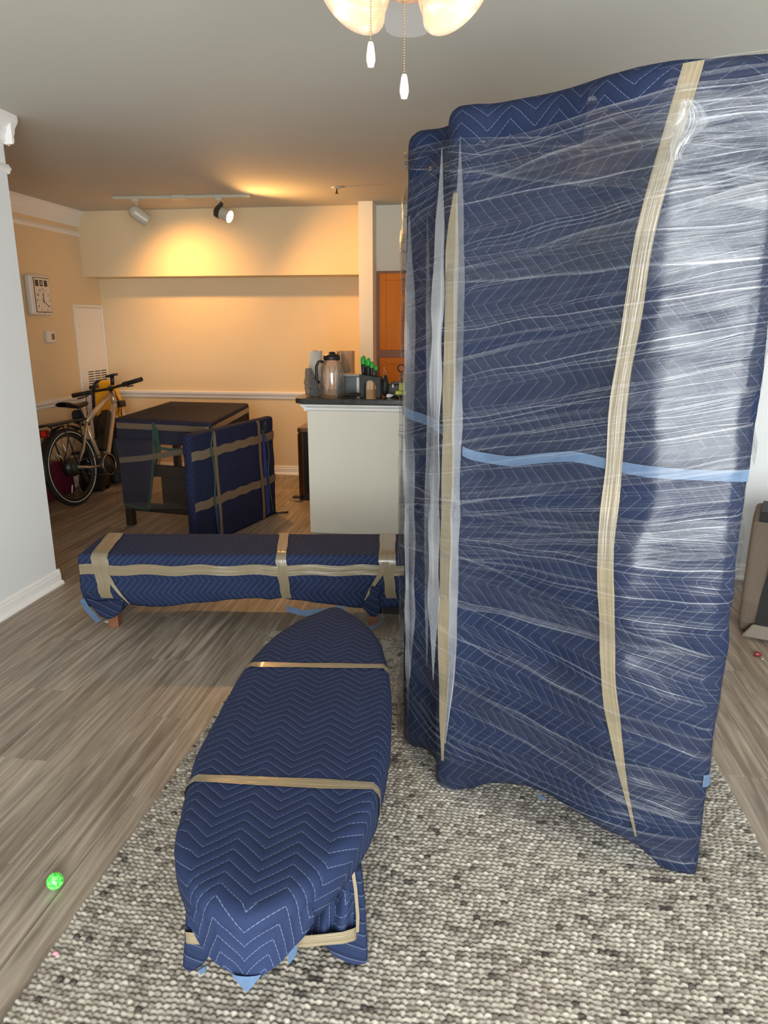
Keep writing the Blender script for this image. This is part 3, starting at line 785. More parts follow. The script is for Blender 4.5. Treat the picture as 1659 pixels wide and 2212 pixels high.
# stretch film: each pass of the roll is a band round the hull of the bundle
HP = [(-.10, 2.42), (BL.x, BL.y), (F0.x, F0.y), fp(.20, .012), fp(.47, .046), fp(.54, .050), fp(.732, .002), (.665, 2.05)]
def hull_path(off):
    pts = [V((p[0], p[1])) for p in HP]; out = []
    for i, p in enumerate(pts):
        if i in (0, len(pts)-1): out.append(p); continue
        a, b = pts[i-1]-p, pts[i+1]-p; k = min(.03, a.length*.3, b.length*.3); s0, e0 = p+a.normalized()*k, p+b.normalized()*k
        for j in range(6): t = j/5; out.append(s0*(1-t)**2+p*2*t*(1-t)+e0*t*t)
    L = [0]
    for a, b in zip(out, out[1:]): L.append(L[-1]+(b-a).length)
    n = 90; res = []
    for i in range(n+1):
        d = L[-1]*i/n; k = 0
        while k < len(out)-2 and L[k+1] < d: k += 1
        p = out[k].lerp(out[k+1], (d-L[k])/max(L[k+1]-L[k], 1e-9)); res.append((d, p))
    fin = []
    for i, (d, p) in enumerate(res):
        a, b = res[max(i-1, 0)][1], res[min(i+1, n)][1]; t = (b-a).normalized(); nn = V((t.y, -t.x)); fin.append((d, p+nn*off))
    return fin
def s_of(d, path): return d
def film_band(zl, zr, wl, wr, off_, mat, sag=0.0, i0=0, i1=90, waves=.004, sd=0, name='stretch_film'):
    off = off_+.006; path = hull_path(off); d0, d1 = path[18][0], path[76][0]; nv = 14; P = []
    for i in range(i0, i1+1):
        d, p = path[i]; t = (d-d0)/(d1-d0); tc = min(max(t, -.25), 1.2); zc = lerp(zl, zr, tc)+sag*math.sin(min(max(t, 0), 1)*math.pi); w = lerp(wl, wr, min(max(t, 0), 1))
        row = []
        for j in range(nv+1):
            z = zc+w*(j/nv-.5)+.010*noise.noise(V((d*7, sd*5.3, j*.9)))
            a, b = path[max(i-1, 0)][1], path[min(i+1, 90)][1]; tt = (b-a).normalized(); nn = V((tt.y, -tt.x))
            k = waves*noise.noise(V((d*3.1, z*26, sd*9.7)))+(.009+.006*min(max(t, 0), 1))*noise.noise(V((d*9, z*8, sd*3.1)))
            pt = p+nn*k; row.append(V((pt.x, pt.y, min(max(z, .0205), 1.944))))
        P.append(row)
    wm = (wl+wr)/2; ds = [path[i][0] for i in range(i0, i1+1)]
    mb = MB().grid(P, lambda i, j: (ds[min(i, len(ds)-1)], j/nv*wm))
    m = film_mat('stretch_film_pass', *mat, width=wm, seed=sd*3.3)
    o = mb.build(name, m, sofa); return o
A = (.003, .20, .055, .2)
B = (.003, .16, .045, .24)
film_band(1.86, 1.70, .05, .16, .007, A, sd=1)
film_band(1.66, 1.74, .30, .36, .010, A, sd=2)
film_band(1.84, 1.86, .10, .18, .008, B, sd=12, i0=48)
film_band(1.52, 1.70, .36, .44, .012, B, sd=3)
film_band(1.30, 1.52, .42, .42, .009, A, sd=4)
film_band(1.08, 1.33, .40, .38, .013, B, sd=5)
film_band(.92, 1.12, .36, .40, .010, A, sd=6)
film_band(.80, .82, .30, .34, .014, B, sd=7)
film_band(.74, .48, .22, .30, .011, A, sd=8)
film_band(.50, .28, .20, .26, .013, A, sd=9)
film_band(.26, .18, .42, .22, .009, B, sag=-.02, sd=10)
film_band(.085, .075, .13, .10, .015, A, sag=.02, sd=11)
# bunched ropes of film down the left side
def rope(keys, w, off, sd):
    P = [poly_interp([V(k) for k in keys], i/50) for i in range(51)]
    return MB().ribbon([p for p in P], [w*(.8+.5*abs(noise.noise(V((i*.13, sd, 0)))))*min(1, .08+(i if i < 25 else 50-i)/9) for i in range(51)], (FE-LN*-.3).normalized(), 5, .3, sd).build('film_rope', M['film_rope'], sofa)
def lpt(t, o, z): p = lp(t, o); return (p[0], p[1], z)
c0 = F0+(FN+LN).normalized()*.030
def cpt(dx, z): p = c0+FE*dx; return (p.x, p.y, z)
rope([cpt(.040, 1.86), cpt(.046, 1.60), cpt(.052, 1.2), cpt(.054, .8), cpt(.056, .45), cpt(.040, .20)], .036, 0, 1)
rope([cpt(-.008, 1.84), cpt(-.014, 1.3), cpt(-.010, .8), cpt(-.004, .4)], .042, 0, 2)
rope([lpt(.20, .012, 1.72), lpt(.26, .014, 1.45), lpt(.24, .014, 1.1), lpt(.30, .014, .8), lpt(.34, .014, .3)], .052, 0, 3)
rope([lpt(.08, .012, 1.30), lpt(.22, .015, .95), lpt(.25, .014, .55), lpt(.30, .014, .15)], .020, 0, 4)
rope([lpt(.60, .012, 1.70), lpt(.72, .014, 1.2), lpt(.70, .014, .9), lpt(.76, .014, .4)], .022, 0, 5)
# crumpled end of film standing out at the upper right
tp = on_front(.545, 1.80, .05)
P = []
for i in range(13):
    t = i/12; c = tp+V((-.004+.012*math.sin(t*5), 0, .055-.11*t)); w = .010+.020*math.sin(math.pi*min(1, t*1.15))
    P.append([c+FE*w*(j/6-.5)*2+FN*(.012*math.sin(j*2.4+t*9)) for j in range(7)])
MB().grid(P, lambda i, j: (i*.01, j*.007)).build('film_tuft', M['film_rope'], sofa)

# ---------------------------------------------------------------- oval coffee table under a blanket
ZT = .40
tbl = thing('wrapped_coffee_table', (-.45, 1.75, RZT), 'oval coffee table wrapped in navy quilted blanket, two tape bands across', 'wrapped furniture')
lft = [(714, 1312), (680, 1325), (642, 1341), (595, 1369), (548, 1416), (510, 1466), (463, 1548), (420, 1632), (391, 1739), (372, 1812), (379, 1860), (396, 1908), (425, 1950), (466, 1980)]
rgt = [(738, 1314), (770, 1331), (799, 1353), (824, 1385), (840, 1441), (847, 1500), (844, 1582), (833, 1660), (811, 1739), (782, 1798), (744, 1850), (700, 1900), (650, 1945), (595, 1980)]
pl = [RZ(*p, ZT-.012) for p in lft]+[RZ(530, 1996, ZT-.012)]+[RZ(*p, ZT-.012) for p in reversed(rgt)]
TB = Soft([(p.x, p.y) for p in pl], .03, .318, ZT, er=.030, amp=.003, freq=7, ds=.016, dz=.014, seed=5)
ta_ = math.radians(4)
TB.mesh('blanket', M['quilt'], tbl, ang=ta_, cont=True)
pA, pB = V((-.603, 1.150, 0)), V((-.221, 1.240, 0)); PE = (pB-pA).normalized(); PN = V((PE.y, -PE.x, 0))
def tpl(x, y, o=0.0): p = RP(x, y, pA+PN*o, PN); p.z = max(p.z, .0185); return p
# the corner of the blanket hanging off the near end in a point
tip0 = RZ(530, 1996, ZT-.012); q0 = TB.find(tip0.x, tip0.y); HW = .135; TIPZ = RY(526, 2128, tip0.y-.012).z
_ca, _sa = math.cos(ta_), math.sin(ta_)
def tail_z(t): return lerp(.322, TIPZ, (1-abs(2*t-1))**1.2)
P = []; U = []; nu, nv = 40, 14
for i in range(nu+1):
    t = i/nu; q = q0-HW+2*HW*t; row = []; uvr = []
    for j in range(nv+1):
        k = j/nv; z = lerp(.378, tail_z(t), k)
        row.append(TB.pt(q, z, -.002+.012*k+.006*k*noise.noise(V((t*6, k*2.2, 4)))))
        dd = TB.er*1.2+max(0, TB.zt-TB.er-z); e3 = TB.plan2(q)+TB.nrm(q)*(dd-TB.er); uvr.append((e3.x*_ca+e3.y*_sa, -e3.x*_sa+e3.y*_ca))
    P.append(row); U.append(uvr)
MB().grid(P, lambda i, j: U[min(i, nu)][min(j, nv)]).build('blanket_flap', M['quilt'], tbl)
P2 = []
for i in range(9):
    t = .5+(i/8-.5)*.17; q = q0-HW+2*HW*t; zt2 = tail_z(.5)+.020; w = 1-abs(i/8*2-1)
    P2.append([TB.pt(q, lerp(zt2, zt2-.034*w-.002, k/4), .014) for k in range(5)])
MB().grid(P2, lambda i, j: (i*.01, j*.01)).build('blanket_binding', M['hem'], tbl)
# wrapped legs
def wrapped_leg(poly, o, depth, nm='wrapped_leg'):
    return MB().prism([tpl(x, y, o) for x, y in poly], -PN, depth).build(nm, M['quilt_leg'], tbl, bevel=.010, seg=3)
def quilt_obj():
    t = NT('navy_quilt_gathered'); co = t.coord('Object'); sx = t.n('ShaderNodeSeparateXYZ', i_0=co)
    v = t.math('ADD', sx.outputs[2], t.math('MULTIPLY', sx.outputs[0], .45))
    d = t.math('MULTIPLY', t.math('ABSOLUTE', t.math('SUBTRACT', t.math('FRACT', t.math('DIVIDE', t.math('ADD', v, t.math('MULTIPLY', t.noise(co, 9, 2), .03)), .035)), .5)), .035)
    ln = t.smooth(d, .0004, .0013, .7, 0)
    c = t.mixc(ln, t.mixc(t.noise(co, 14, 3), (.009, .016, .046), (.014, .024, .066)), (.12, .15, .22))
    nm = t.bump(t.math('ADD', t.smooth(d, 0, .011), t.math('MULTIPLY', t.noise(t.mapping(co, (1, 1, .35)), 42, 3), .9)), .6, .006)
    return t.done(t.bsdf(c, .75, 0, nm, Specular_IOR_Level=.2))
M['quilt_leg'] = quilt_obj()
GZ = RZT+.001
def clampz(o):
    for v in o.data.vertices:
        pass
    return o
wrapped_leg(((400, 1960), (397, 2040), (393, 2092), (400, 2104), (421, 2102), (440, 2086), (470, 2046), (462, 1985)), -.012, .09)
wrapped_leg(((756, 1880), (690, 2036), (722, 2072), (762, 2104), (784, 2111), (795, 2100), (795, 2060), (790, 1960), (781, 1880)), -.030, .075)
for lx, ly in ((-.60, 1.95), (-.37, 1.99)):
    MB().tube([V((lx, ly, .330)), V((lx, ly, .16)), V((lx, ly, .0190))], [.050, .042, .034], 12).build('wrapped_leg', M['quilt_leg'], tbl)
MB().prism([tpl(429, 2092, -.005), tpl(444, 2083, -.005), tpl(446, 2093, -.005), tpl(434, 2101, -.005)], PN, .006).build('blanket_binding', M['hem'], tbl)
# folds of cloth gathered between the legs
P = []
for i in range(31):
    t = i/30; a = tpl(655+112*t, 1992-118*t, -.055); b = tpl(650+112*t, 2026-8*t, -.020); row = []
    for j in range(11):
        k = j/10; p = a.lerp(b, k)+PN*(.012*math.sin(t*17+k*1.5)+.02*math.sin(k*math.pi)); row.append(p)
    P.append(row)
MB().grid(P, lambda i, j: (i*.004+j*.01, j*.009-i*.003)).build('blanket_fold', M['quilt'], tbl, solid=.006)
MB().prism([tpl(752, 1872, -.05), tpl(400, 1950, -.06), tpl(410, 2030, -.06), tpl(775, 2015, -.06)], -PN, .02).build('inner_cloth', plain('shaded_navy', (.018, .028, .09), .9), tbl)
# tape: two bands across the top, one loop round the legs, one strand
def across(p, q, width, seed):
    a, b = RZ(*p, ZT), RZ(*q, ZT); d = (b-a).normalized(); pts = []
    qa, qb = TB.find(a.x, a.y), TB.find(b.x, b.y)
    pts += [TB.pt(qa, z, .003) for z in (.31, .335, .36, .375, .388, .396)]
    pts += [TB.top(*(a.lerp(b, t)).xy, off=.003) for t in (.04, .12, .2, .3, .4, .5, .6, .7, .8, .88, .96)]
    pts += [TB.pt(qb, z, .003) for z in (.396, .388, .375, .36, .335, .31)]
    w = V((-d.y, d.x, 0)); MB().ribbon(pts, width, w, 6, .25, seed).build('packing_tape', M['tape'], tbl)
across((532, 1437), (841, 1441), .030, 2); across((408, 1682), (823, 1700), .032, 5)
lp_ = [tpl(402, 2026, .004), tpl(470, 2032, .010), tpl(560, 2036, .016), tpl(660, 2034, .012), tpl(740, 2026, .006), tpl(768, 2018, -.004), tpl(775, 2004, -.05), tpl(772, 1985, -.10)]
lp_ = [poly_interp(lp_, i/40) for i in range(41)]
MB().ribbon([tpl(398, 2014, -.06)]+lp_, .033, V((0, 0, 1)), 5, .2, 3).build('packing_tape', M['tape'], tbl)
MB().ribbon([tpl(760, 1868, -.02), tpl(768, 1920, -.004), tpl(773, 1980, -.004), tpl(772, 2014, -.004)], .007, PE, 2).build('packing_tape', M['tape'], tbl)
MB().ribbon([tpl(722, 1918, -.01), tpl(736, 1905, -.004), tpl(748, 1890, -.004), tpl(750, 1878, -.012)], .018, (PE+V((0, 0, .6))).normalized(), 2).build('packing_tape', M['tape'], tbl)
# dangling light blue binding
P = [tpl(640, 1998, .06), tpl(634, 2020, .054), tpl(630, 2045, .05), tpl(632, 2062, .046), tpl(624, 2082, .044)]
MB().ribbon([poly_interp(P, i/10) for i in range(11)], [.022]*7+[.020, .016, .010, .004], PE, 3).build('blanket_binding', M['hem'], tbl)
MB().ribbon([tpl(662, 1984, .015), tpl(655, 1996, .02), tpl(646, 2004, .022)], .013, (PE*.6+V((0, 0, 1))).normalized(), 2).build('blanket_binding', M['hem'], tbl)

# ---------------------------------------------------------------- long bench under a blanket
BA = math.radians(7.6); BX = V((math.cos(BA), math.sin(BA), 0)); BY = V((-BX.y, BX.x, 0))
BO = RY(161, 1200, 2.93); BO.z = 0
bench = thing('wrapped_bench', (BO+BX*.8+BY*.18), 'long low bench wrapped in navy quilted blanket with tan tape', 'wrapped furniture')
BLn, BD, BZ = 1.74, .375, .378
def bp(a, b, z=0.0): p = BO+BX*a+BY*b; return V((p.x, p.y, z))
def zb_bench(q):
    a = q if q < BLn else 0
    base = lerp(.115, .165, min(1, max(0, (a-.35)/.5))) if a < .9 else lerp(.165, .115, min(1, max(0, (a-.95)/.35)))
    return base+.010*noise.noise(V((q*6, 2, 0)))+.006*noise.noise(V((q*19, 5, 0)))
BN = Soft([bp(0, 0).xy, bp(BLn, 0).xy, bp(BLn, BD).xy, bp(0, BD).xy], .022, zb_bench, BZ, er=.022, amp=.007, freq=6, ds=.018, dz=.016, seed=8,
          extra=lambda q, z: .012*math.sin(q*5.2)*max(0, (.30-z)/.2)*math.sin(z*30+q*8)-(.02*max(0, (.2-z)/.1)))
BN.mesh('blanket', M['quilt'], bench, swap=True, ang=BA, topswap=True)
for a, b in ((.135, .055), (1.395, .055), (.135, .32), (1.62, .32)):
    c = bp(a, b); MB().obox((c.x, c.y, .075), BX, BY, (0, 0, 1), .024, .024, .075).build('leg', M['wood_leg'], bench, bevel=.003)
# gathered blanket corners round the front legs
def bpl(x, y, o=0.0): p = RP(x, y, BO-BY*o, BY); p.z = max(p.z, .006); return p
def bag(poly, o, dep): return MB().prism([bpl(x, y, o) for x, y in poly], BY, dep).build('gathered_corner', M['quilt_leg'], bench, bevel=.014, seg=3)
bag(((180, 1285), (200, 1300), (268, 1296), (262, 1322), (245, 1336), (232, 1340), (214, 1332), (194, 1310)), .004, .085)
bag(((800, 1262), (792, 1290), (778, 1312), (790, 1322), (800, 1334), (814, 1335), (822, 1322), (820, 1290), (826, 1268)), .016, .07)
MB().ribbon([bp(.012, -.004, .160), bp(.030, -.008, .120), bp(.058, -.012, .085), bp(.085, -.014, .050)], .028, (BX+V((0, 0, .5))).normalized(), 3).build('blanket_binding', M['hem'], bench)
MB().ribbon([bp(1.325, -.035, .062), bp(1.36, -.045, .036), bp(1.395, -.045, .034), bp(1.425, -.03, .050), bp(1.438, -.02, .085), bp(1.442, -.01, .12)], .018, V((0, 0, 1)), 2).build('blanket_binding', M['hem'], bench)
MB().ribbon([poly_interp([bp(.98, .01, .110), bp(1.06, -.005, .092), bp(1.16, -.01, .102), bp(1.26, -.012, .120)], i/12) for i in range(13)], .028, V((0, .3, 1)), 3).build('blanket_binding', M['hem'], bench)
MB().box(bp(1.42, .1).x, bp(1.66, .1).x, bp(1.5, .08).y, bp(1.5, .30).y, .05, .17).build('under_panel', M['black'], bench)
# tape: one strip along the front, three bands over the top, slack strands
def bside(a, z, off=.005): return BN.pt(BN.find(*bp(a, 0).xy), z, off)
MB().ribbon([bside(.012+i*(BLn-.03)/60, .308+.004*math.sin(i*.7), .006) for i in range(61)], .050, V((0, 0, 1)), 6, .12, 4).build('packing_tape', M['tape'], bench)
def band(a0, a1, w0, wl, sd, zlow=.165):
    pts = [bside(a0+.018*(1-(z-zlow)/(.36-zlow)), z, .009) for z in (zlow, .20, .24, .28, .32, .35)]+[BN.pt(BN.find(*bp(a0, 0).xy), .368, .006)]
    ws = [wl, wl, wl*1.05, wl*1.1, w0, w0, w0]
    for i in range(8):
        t = .05+.9*i/7; p = bp(lerp(a0, a1, t), BD*t); pts.append(BN.top(p.x, p.y, .005)); ws.append(w0)
    MB().ribbon(pts, ws, BX, 6, .18, sd).build('packing_tape', M['tape'], bench)
band(.115, .060, .078, .056, 1); band(.968, .930, .046, .046, 2); band(1.462, 1.466, .080, .050, 3)
MB().ribbon([bside(.150, .285, .010), bside(.170, .235, .010), bside(.200, .185, .012), bside(.235, .135, .02)], [.022, .020, .016, .006], BX, 3).build('packing_tape', M['tape'], bench)
MB().ribbon([bside(1.452, .350, .012), bside(1.425, .285, .012), bside(1.385, .215, .016), bside(1.355, .165, .03)], [.030, .026, .018, .006], BX, 3).build('packing_tape', M['tape'], bench)

# ---------------------------------------------------------------- desk with lower frame, blanket top, film
DZ = .785
dk = [V((-2.575, 4.70)), V((-1.815, 4.575)), V((-1.950, 5.796)), V((-2.672, 5.845))]
desk = thing('wrapped_desk', (-2.25, 5.2, 0), 'dark wood desk topped with dark quilted blanket and wrapped in film', 'wrapped furniture')
DS = Soft([tuple(p) for p in dk], .018, .615, DZ, er=.016, amp=.004, freq=6, ds=.025, dz=.02, seed=11)
DS.mesh('blanket', M['quilt_dark'], desk)
dfx = V((dk[1].x-dk[0].x, dk[1].y-dk[0].y, 0)).normalized(); dfn = V((dfx.y, -dfx.x, 0)); d0 = V((dk[0].x, dk[0].y, 0))
def dp(x, y, o=0.0): return RP(x, y, d0+dfn*o, dfn)
def dl(a, z, o=0.0): return d0+dfx*a+dfn*o+V((0, 0, z))
ins = .03
for c in (dl(.045, 0)-dfn*ins, dl(.715, 0)-dfn*ins, V((-2.025, 5.735, 0)), V((-2.61, 5.775, 0))):
     MB().obox((c.x, c.y, .32), dfx, dfn, (0, 0, 1), .026, .026, .32).build('leg', M['wood_dark'], desk, bevel=.003)
MB().obox(dl(.385, .145, -.030), dfx, dfn, (0, 0, 1), .32, .020, .030).build('lower_rail', M['wood_dark'], desk, bevel=.003)
MB().obox(dl(.385, .42, -.030), dfx, dfn, (0, 0, 1), .32, .020, .040).build('middle_rail', M['wood_dark'], desk, bevel=.003)
MB().obox(dl(.46, .28, -.030), dfx, dfn, (0, 0, 1), .125, .012, .115).build('side_board', M['wood_dark'], desk, bevel=.003)
poly = [dp(*q, .012) for q in ((247, 948), (331, 948), (330, 1000), (327, 1040), (321, 1104), (290, 1092), (267, 1088), (258, 1000))]
MB().prism(poly, -dfn, .012).build('hanging_blanket', M['quilt_dark2'] if 'quilt_dark2' in M else M['quilt_dark'], desk, bevel=.003)
MB().ribbon([poly_interp([dp(*q, .018) for q in ((331, 912), (332, 950), (331, 1000), (327, 1050), (321, 1102))], i/14) for i in range(15)], .022, dfx, 2).build('blanket_binding', M['green_hem'], desk)
MB().ribbon([poly_interp([dp(*q, .018) for q in ((267, 1089), (290, 1094), (321, 1103))], i/8) for i in range(9)], .016, V((0, 0, 1)), 2).build('blanket_binding', M['green_hem'], desk)
MB().ribbon([poly_interp([dp(*q, .016) for q in ((337, 925), (341, 960), (343, 985))], i/8) for i in range(9)], .03, dfx, 2).build('blanket_binding', M['green_hem'], desk)
MB().ribbon([poly_interp([dp(*q, .016) for q in ((345, 968), (370, 972), (398, 970))], i/8) for i in range(9)], .02, V((0, 0, 1)), 2).build('blanket_binding', M['green_hem'], desk)
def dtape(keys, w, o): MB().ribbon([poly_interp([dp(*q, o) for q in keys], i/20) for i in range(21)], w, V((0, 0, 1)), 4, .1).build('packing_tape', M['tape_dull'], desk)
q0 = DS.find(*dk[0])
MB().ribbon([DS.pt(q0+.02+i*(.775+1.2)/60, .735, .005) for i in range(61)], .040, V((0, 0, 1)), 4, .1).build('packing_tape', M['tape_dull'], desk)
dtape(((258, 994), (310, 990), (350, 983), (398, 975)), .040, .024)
P = [[dp(x, y, .028+.004*math.sin(y*.2+x*.05)) for y in range(955, 1100, 12)] for x in range(250, 412, 8)]
MB().grid(P, lambda i, j: (i*.028, .46-j*.042)).build('stretch_film', film_mat('desk_film', .05, .03, .0, .5, (.34, .31, .30), width=.5, bstr=.0), desk)

# ---------------------------------------------------------------- flat panel leaning by the desk
PA, PB = V((-1.802, 4.19, 0)), V((-1.562, 5.19, 0)); px_ = (PB-PA).normalized(); pn_ = V((px_.y, -px_.x, 0))
panel = thing('wrapped_board', PA.lerp(PB, .5), 'upright flat panel wrapped in navy blanket, taped in a grid beside the desk', 'wrapped furniture')
def pp(a, o=0.0): p = PA+px_*a+pn_*o; return (p.x, p.y)
PL = 1.028
PS = Soft([pp(0), pp(PL), pp(PL, -.068), pp(0, -.068)], .016, lambda q: .004+.03*max(0, math.sin(min(q, PL)/PL*math.pi))*0, .757, er=.02, amp=.004, freq=7, ds=.02, dz=.02, seed=15)
PS.mesh('blanket', M['quilt_royal'], panel, swap=True)
def ps(a, z, o=.005): return PS.pt(PS.find(*pp(a)), z, o)
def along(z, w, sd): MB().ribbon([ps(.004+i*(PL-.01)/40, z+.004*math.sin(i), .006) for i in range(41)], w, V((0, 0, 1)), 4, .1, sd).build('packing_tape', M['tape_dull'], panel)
along(.615, .058, 1); along(.285, .058, 2)
def updown(a, w, b): MB().ribbon([PS.pt(PS.find(*pp(a)), .75, .004)]+[ps(a+(b-a)*(1-z/.73), z, .009) for z in (.73, .60, .45, .30, .15, .01)], w, px_, 3, .1).build('packing_tape', M['tape_dull'], panel)
updown(.245, .034, .27); updown(.80, .036, .83)
def cord(keys, r=.006): MB().tube([poly_interp([ps(a, z, .012) for a, z in keys], i/24) for i in range(25)], r, 6).build('binding_cord', M['green_hem'], panel)
cord(((.235, .75), (.20, .66), (.215, .55), (.225, .45), (.205, .30), (.21, .15), (.235, .01)))
cord(((.84, .68), (.90, .60), (.925, .50), (.90, .36), (.92, .20), (.955, .03)))
cord(((.86, .70), (.90, .735), (.905, .70), (.87, .665)), .004)
MB().ribbon([ps(.226, .35, .006), ps(.235, .2, .006), ps(.25, .02, .006)], [.01, .024, .04], px_, 2).build('cloth_strip', M['royal'], panel)
MB().ribbon([ps(.86, .64, .006), ps(.875, .4, .006), ps(.885, .2, .006), ps(.895, .03, .006)], [.03, .05, .055, .06], px_, 2).build('cloth_strip', M['royal'], panel)
MB().tube([V(pp(.98, .01)+(.012,)), V(pp(1.03, .05)+(.010,)), V(pp(1.05, .09)+(.012,))], .008, 6).build('strap_end', M['black'], panel)
# ================================================================ bicycle leaning to the dining wall
bo = RZ(160, 1095, 0.0); ba = .10; bl_ = .10
bh = V((math.sin(ba), math.cos(ba), 0)); br = V((bh.y, -bh.x, 0))
bu = V((0, 0, 1))*math.cos(bl_)-br*math.sin(bl_); bs = bh.cross(bu)     # along, up, sideways (towards the room)
def bk(d, z, s=0.0): return bo+bh*d+bu*z+bs*s
bike = thing('electric_bicycle', bo+bh*.5, 'champagne electric bicycle with black saddle, rack and red tail light', 'bicycle')
R = .315
def wheel(d, full):
    c = bk(d, R)
    w = MB(); ring = [c+(bh*math.cos(2*math.pi*k/48)+bu*math.sin(2*math.pi*k/48))*(R-.024) for k in range(48)]
    w.tube(ring, .023, 10, True); wh = w.build('tire', M['rubber'], bike)
    ring2 = [c+(bh*math.cos(2*math.pi*k/48)+bu*math.sin(2*math.pi*k/48))*(R-.056) for k in range(48)]
    MB().tube(ring2, .013, 8, True).build('rim', M['black'], wh)
    ring3 = [c+(bh*math.cos(2*math.pi*k/64)+bu*math.sin(2*math.pi*k/64))*(R-.034)+bs*.021 for k in range(64)]
    MB().tube(ring3, .0030, 6, True).build('reflective_stripe', plain('reflective_white', (.85, .85, .82), .3), wh)
    MB().lathe([(0, -.05), (.03, -.05), (.035, -.03), (.075, -.026), (.075, .026), (.035, .03), (.03, .05), (0, .05)], axis_matrix(c, bs), 24).build('hub', M['black'], wh)
    s0 = None
    for k in range(18):
        a = 2*math.pi*k/18; b = a+(.35 if k % 2 else -.35)
        MB().tube([c+(bh*math.cos(a)+bu*math.sin(a))*.07+bs*(.02 if k % 2 else -.02), c+(bh*math.cos(b)+bu*math.sin(b))*(R-.06)], .0018, 5).build('spoke', M['black'], wh)
    for a in (1.75, 2.3, 4.2):
        e = bh*math.cos(a)+bu*math.sin(a); f = -bh*math.sin(a)+bu*math.cos(a)
        MB().bar(c+e*.145+f*.02+bs*.02, c+e*.205+f*.03+bs*.02, .006, .006).build('spoke_reflector', plain('reflector_white', (.9, .9, .88), .3), wh)
    return c
rc = wheel(.06, True); fc = wheel(1.07, True)
fr_ = plain('champagne_frame', (.50, .385, .275), .28, .45, var=.05)
def ftube(pts, r, nm): return MB().tube([bk(*p) for p in pts], r, 10).build(nm, fr_, bike)
ftube([(.46, .26), (.40, .45), (.33, .66)], .017, 'seat_tube')
ftube([(.345, .64), (.55, .74), (.755, .835)], .024, 'top_tube')
ftube([(.775, .86), (.785, .72)], .024, 'head_tube')
MB().bar(bk(.775, .75), bk(.545, .335), .040, .055, bs).build('down_tube', fr_, bike, bevel=.014, seg=3)
for s in (.06, -.06):
    ftube([(.06, .315, s), (.20, .285, s), (.40, .262, s*.7)], .011, 'chain_stay')
    ftube([(.06, .33, s), (.17, .43, s), (.245, .56, s*.9), (.325, .645, s*.4)], .0105, 'seat_stay')
    ftube([(1.07, .315, s*.9), (.93, .50, s*.9), (.80, .69, s*.7)], .014, 'fork_blade')
MB().bar(bk(.665, .70, -.01), bk(.495, .38, -.01), .060, .070, bs).build('battery', plain('battery_brown_black', (.010, .007, .006), .35), bike, bevel=.01)
MB().lathe([(0, -.06), (.07, -.06), (.075, 0), (.07, .06), (0, .06)], axis_matrix(bk(.46, .26), bs), 20).build('motor', M['black'], bike)
MB().lathe([(.085, .066), (.092, .066), (.092, .072), (.085, .072), (.085, .066)], axis_matrix(bk(.46, .26), bs), 28).build('chainring', M['chrome'], bike)
for s, dd, zz in ((.085, .10, -.13), (-.085, -.10, .13)):
    c = MB().bar(bk(.46, .26, s), bk(.46+dd, .26+zz, s), .016, .022).build('crank', M['black'], bike)
    MB().obox(bk(.46+dd, .26+zz, s*1.6), bh, bu, bs, .045, .012, .045).build('pedal', M['black'], bike)
MB().tube([bk(.06, .355, .05), bk(.25, .36, .06), bk(.46, .35, .07)], .004, 5).tube([bk(.06, .275, .05), bk(.25, .21, .06), bk(.46, .17, .07)], .004, 5).build('chain', M['dark_grey'], bike)
MB().lathe([(0, .035), (.045, .035), (.05, .045), (.03, .06), (0, .06)], axis_matrix(rc, bs), 20).build('cassette', M['dark_grey'], bike)
MB().bar(bk(.09, .29, .07), bk(.13, .18, .075), .02, .03).build('derailleur', M['black'], bike)
MB().tube([bk(.33, .66), bk(.305, .74), bk(.285, .785)], .015, 10).build('seat_post', M['black'], bike)
P = []
for i in range(15):
    t = i/14; d = lerp(.09, .40, t); hw = lerp(.085, .022, min(1, t*1.5)) if t > .1 else lerp(.05, .085, t/.1)
    row = []
    for j in range(13):
        a = math.pi*2*j/12; row.append(bk(d, .800+.012*math.cos(t*5)-.01*t+.020*math.sin(a), hw*math.cos(a)))
    P.append(row)
MB().grid(P, lambda i, j: (i*.02, j*.02)).build('saddle', plain('black_saddle', (.012, .010, .009), .5), bike)
for s in (.05, -.05):
    MB().tube([bk(-.17, .665, s*1.1), bk(.10, .672, s*1.1), bk(.29, .668, s)], .007, 6).build('rack_rail', M['black'], bike)
    MB().tube([bk(.06, .33, s*1.4), bk(.02, .50, s*1.4), bk(-.01, .66, s*1.1)], .006, 6).build('rack_strut', M['black'], bike)
    MB().tube([bk(.06, .33, s*1.4), bk(.17, .50, s*1.4), bk(.20, .66, s*1.1)], .006, 6).build('rack_strut', M['black'], bike)
MB().obox(bk(.06, .676), bh, bs, bu, .235, .062, .006).build('rack_plate', plain('rack_black', (.02, .016, .013), .5), bike, bevel=.004)
lt = MB().obox(bk(-.185, .618), bh, bs, bu, .012, .055, .028).build('tail_light', plain('red_lens', (.20, .006, .006), .2), bike, bevel=.006)
MB().obox(bk(-.198, .620, .016), bh, bs, bu, .003, .020, .020).build('tail_lens', plain('red_reflector', (.75, .02, .02), .25), lt, bevel=.002)
fend = [rc+(bh*math.cos(a)+bu*math.sin(a))*(R+.018) for a in [math.radians(55+5*k) for k in range(29)]]
MB().ribbon(fend, .062, bs, 4).build('fender', M['black'], bike, solid=.003)
MB().tube([bk(.775, .86), bk(.76, .905)], .018, 10).build('stem', M['black'], bike)
bc = RY(236, 840, (bk(.75, .90)).y); e1, e2 = RY(157, 855, bc.y-.02), RY(306, 819, bc.y-.06)
hb = [e1, e1.lerp(bc, .45)+V((0, 0, .006)), bc, e2.lerp(bc, .45), e2]
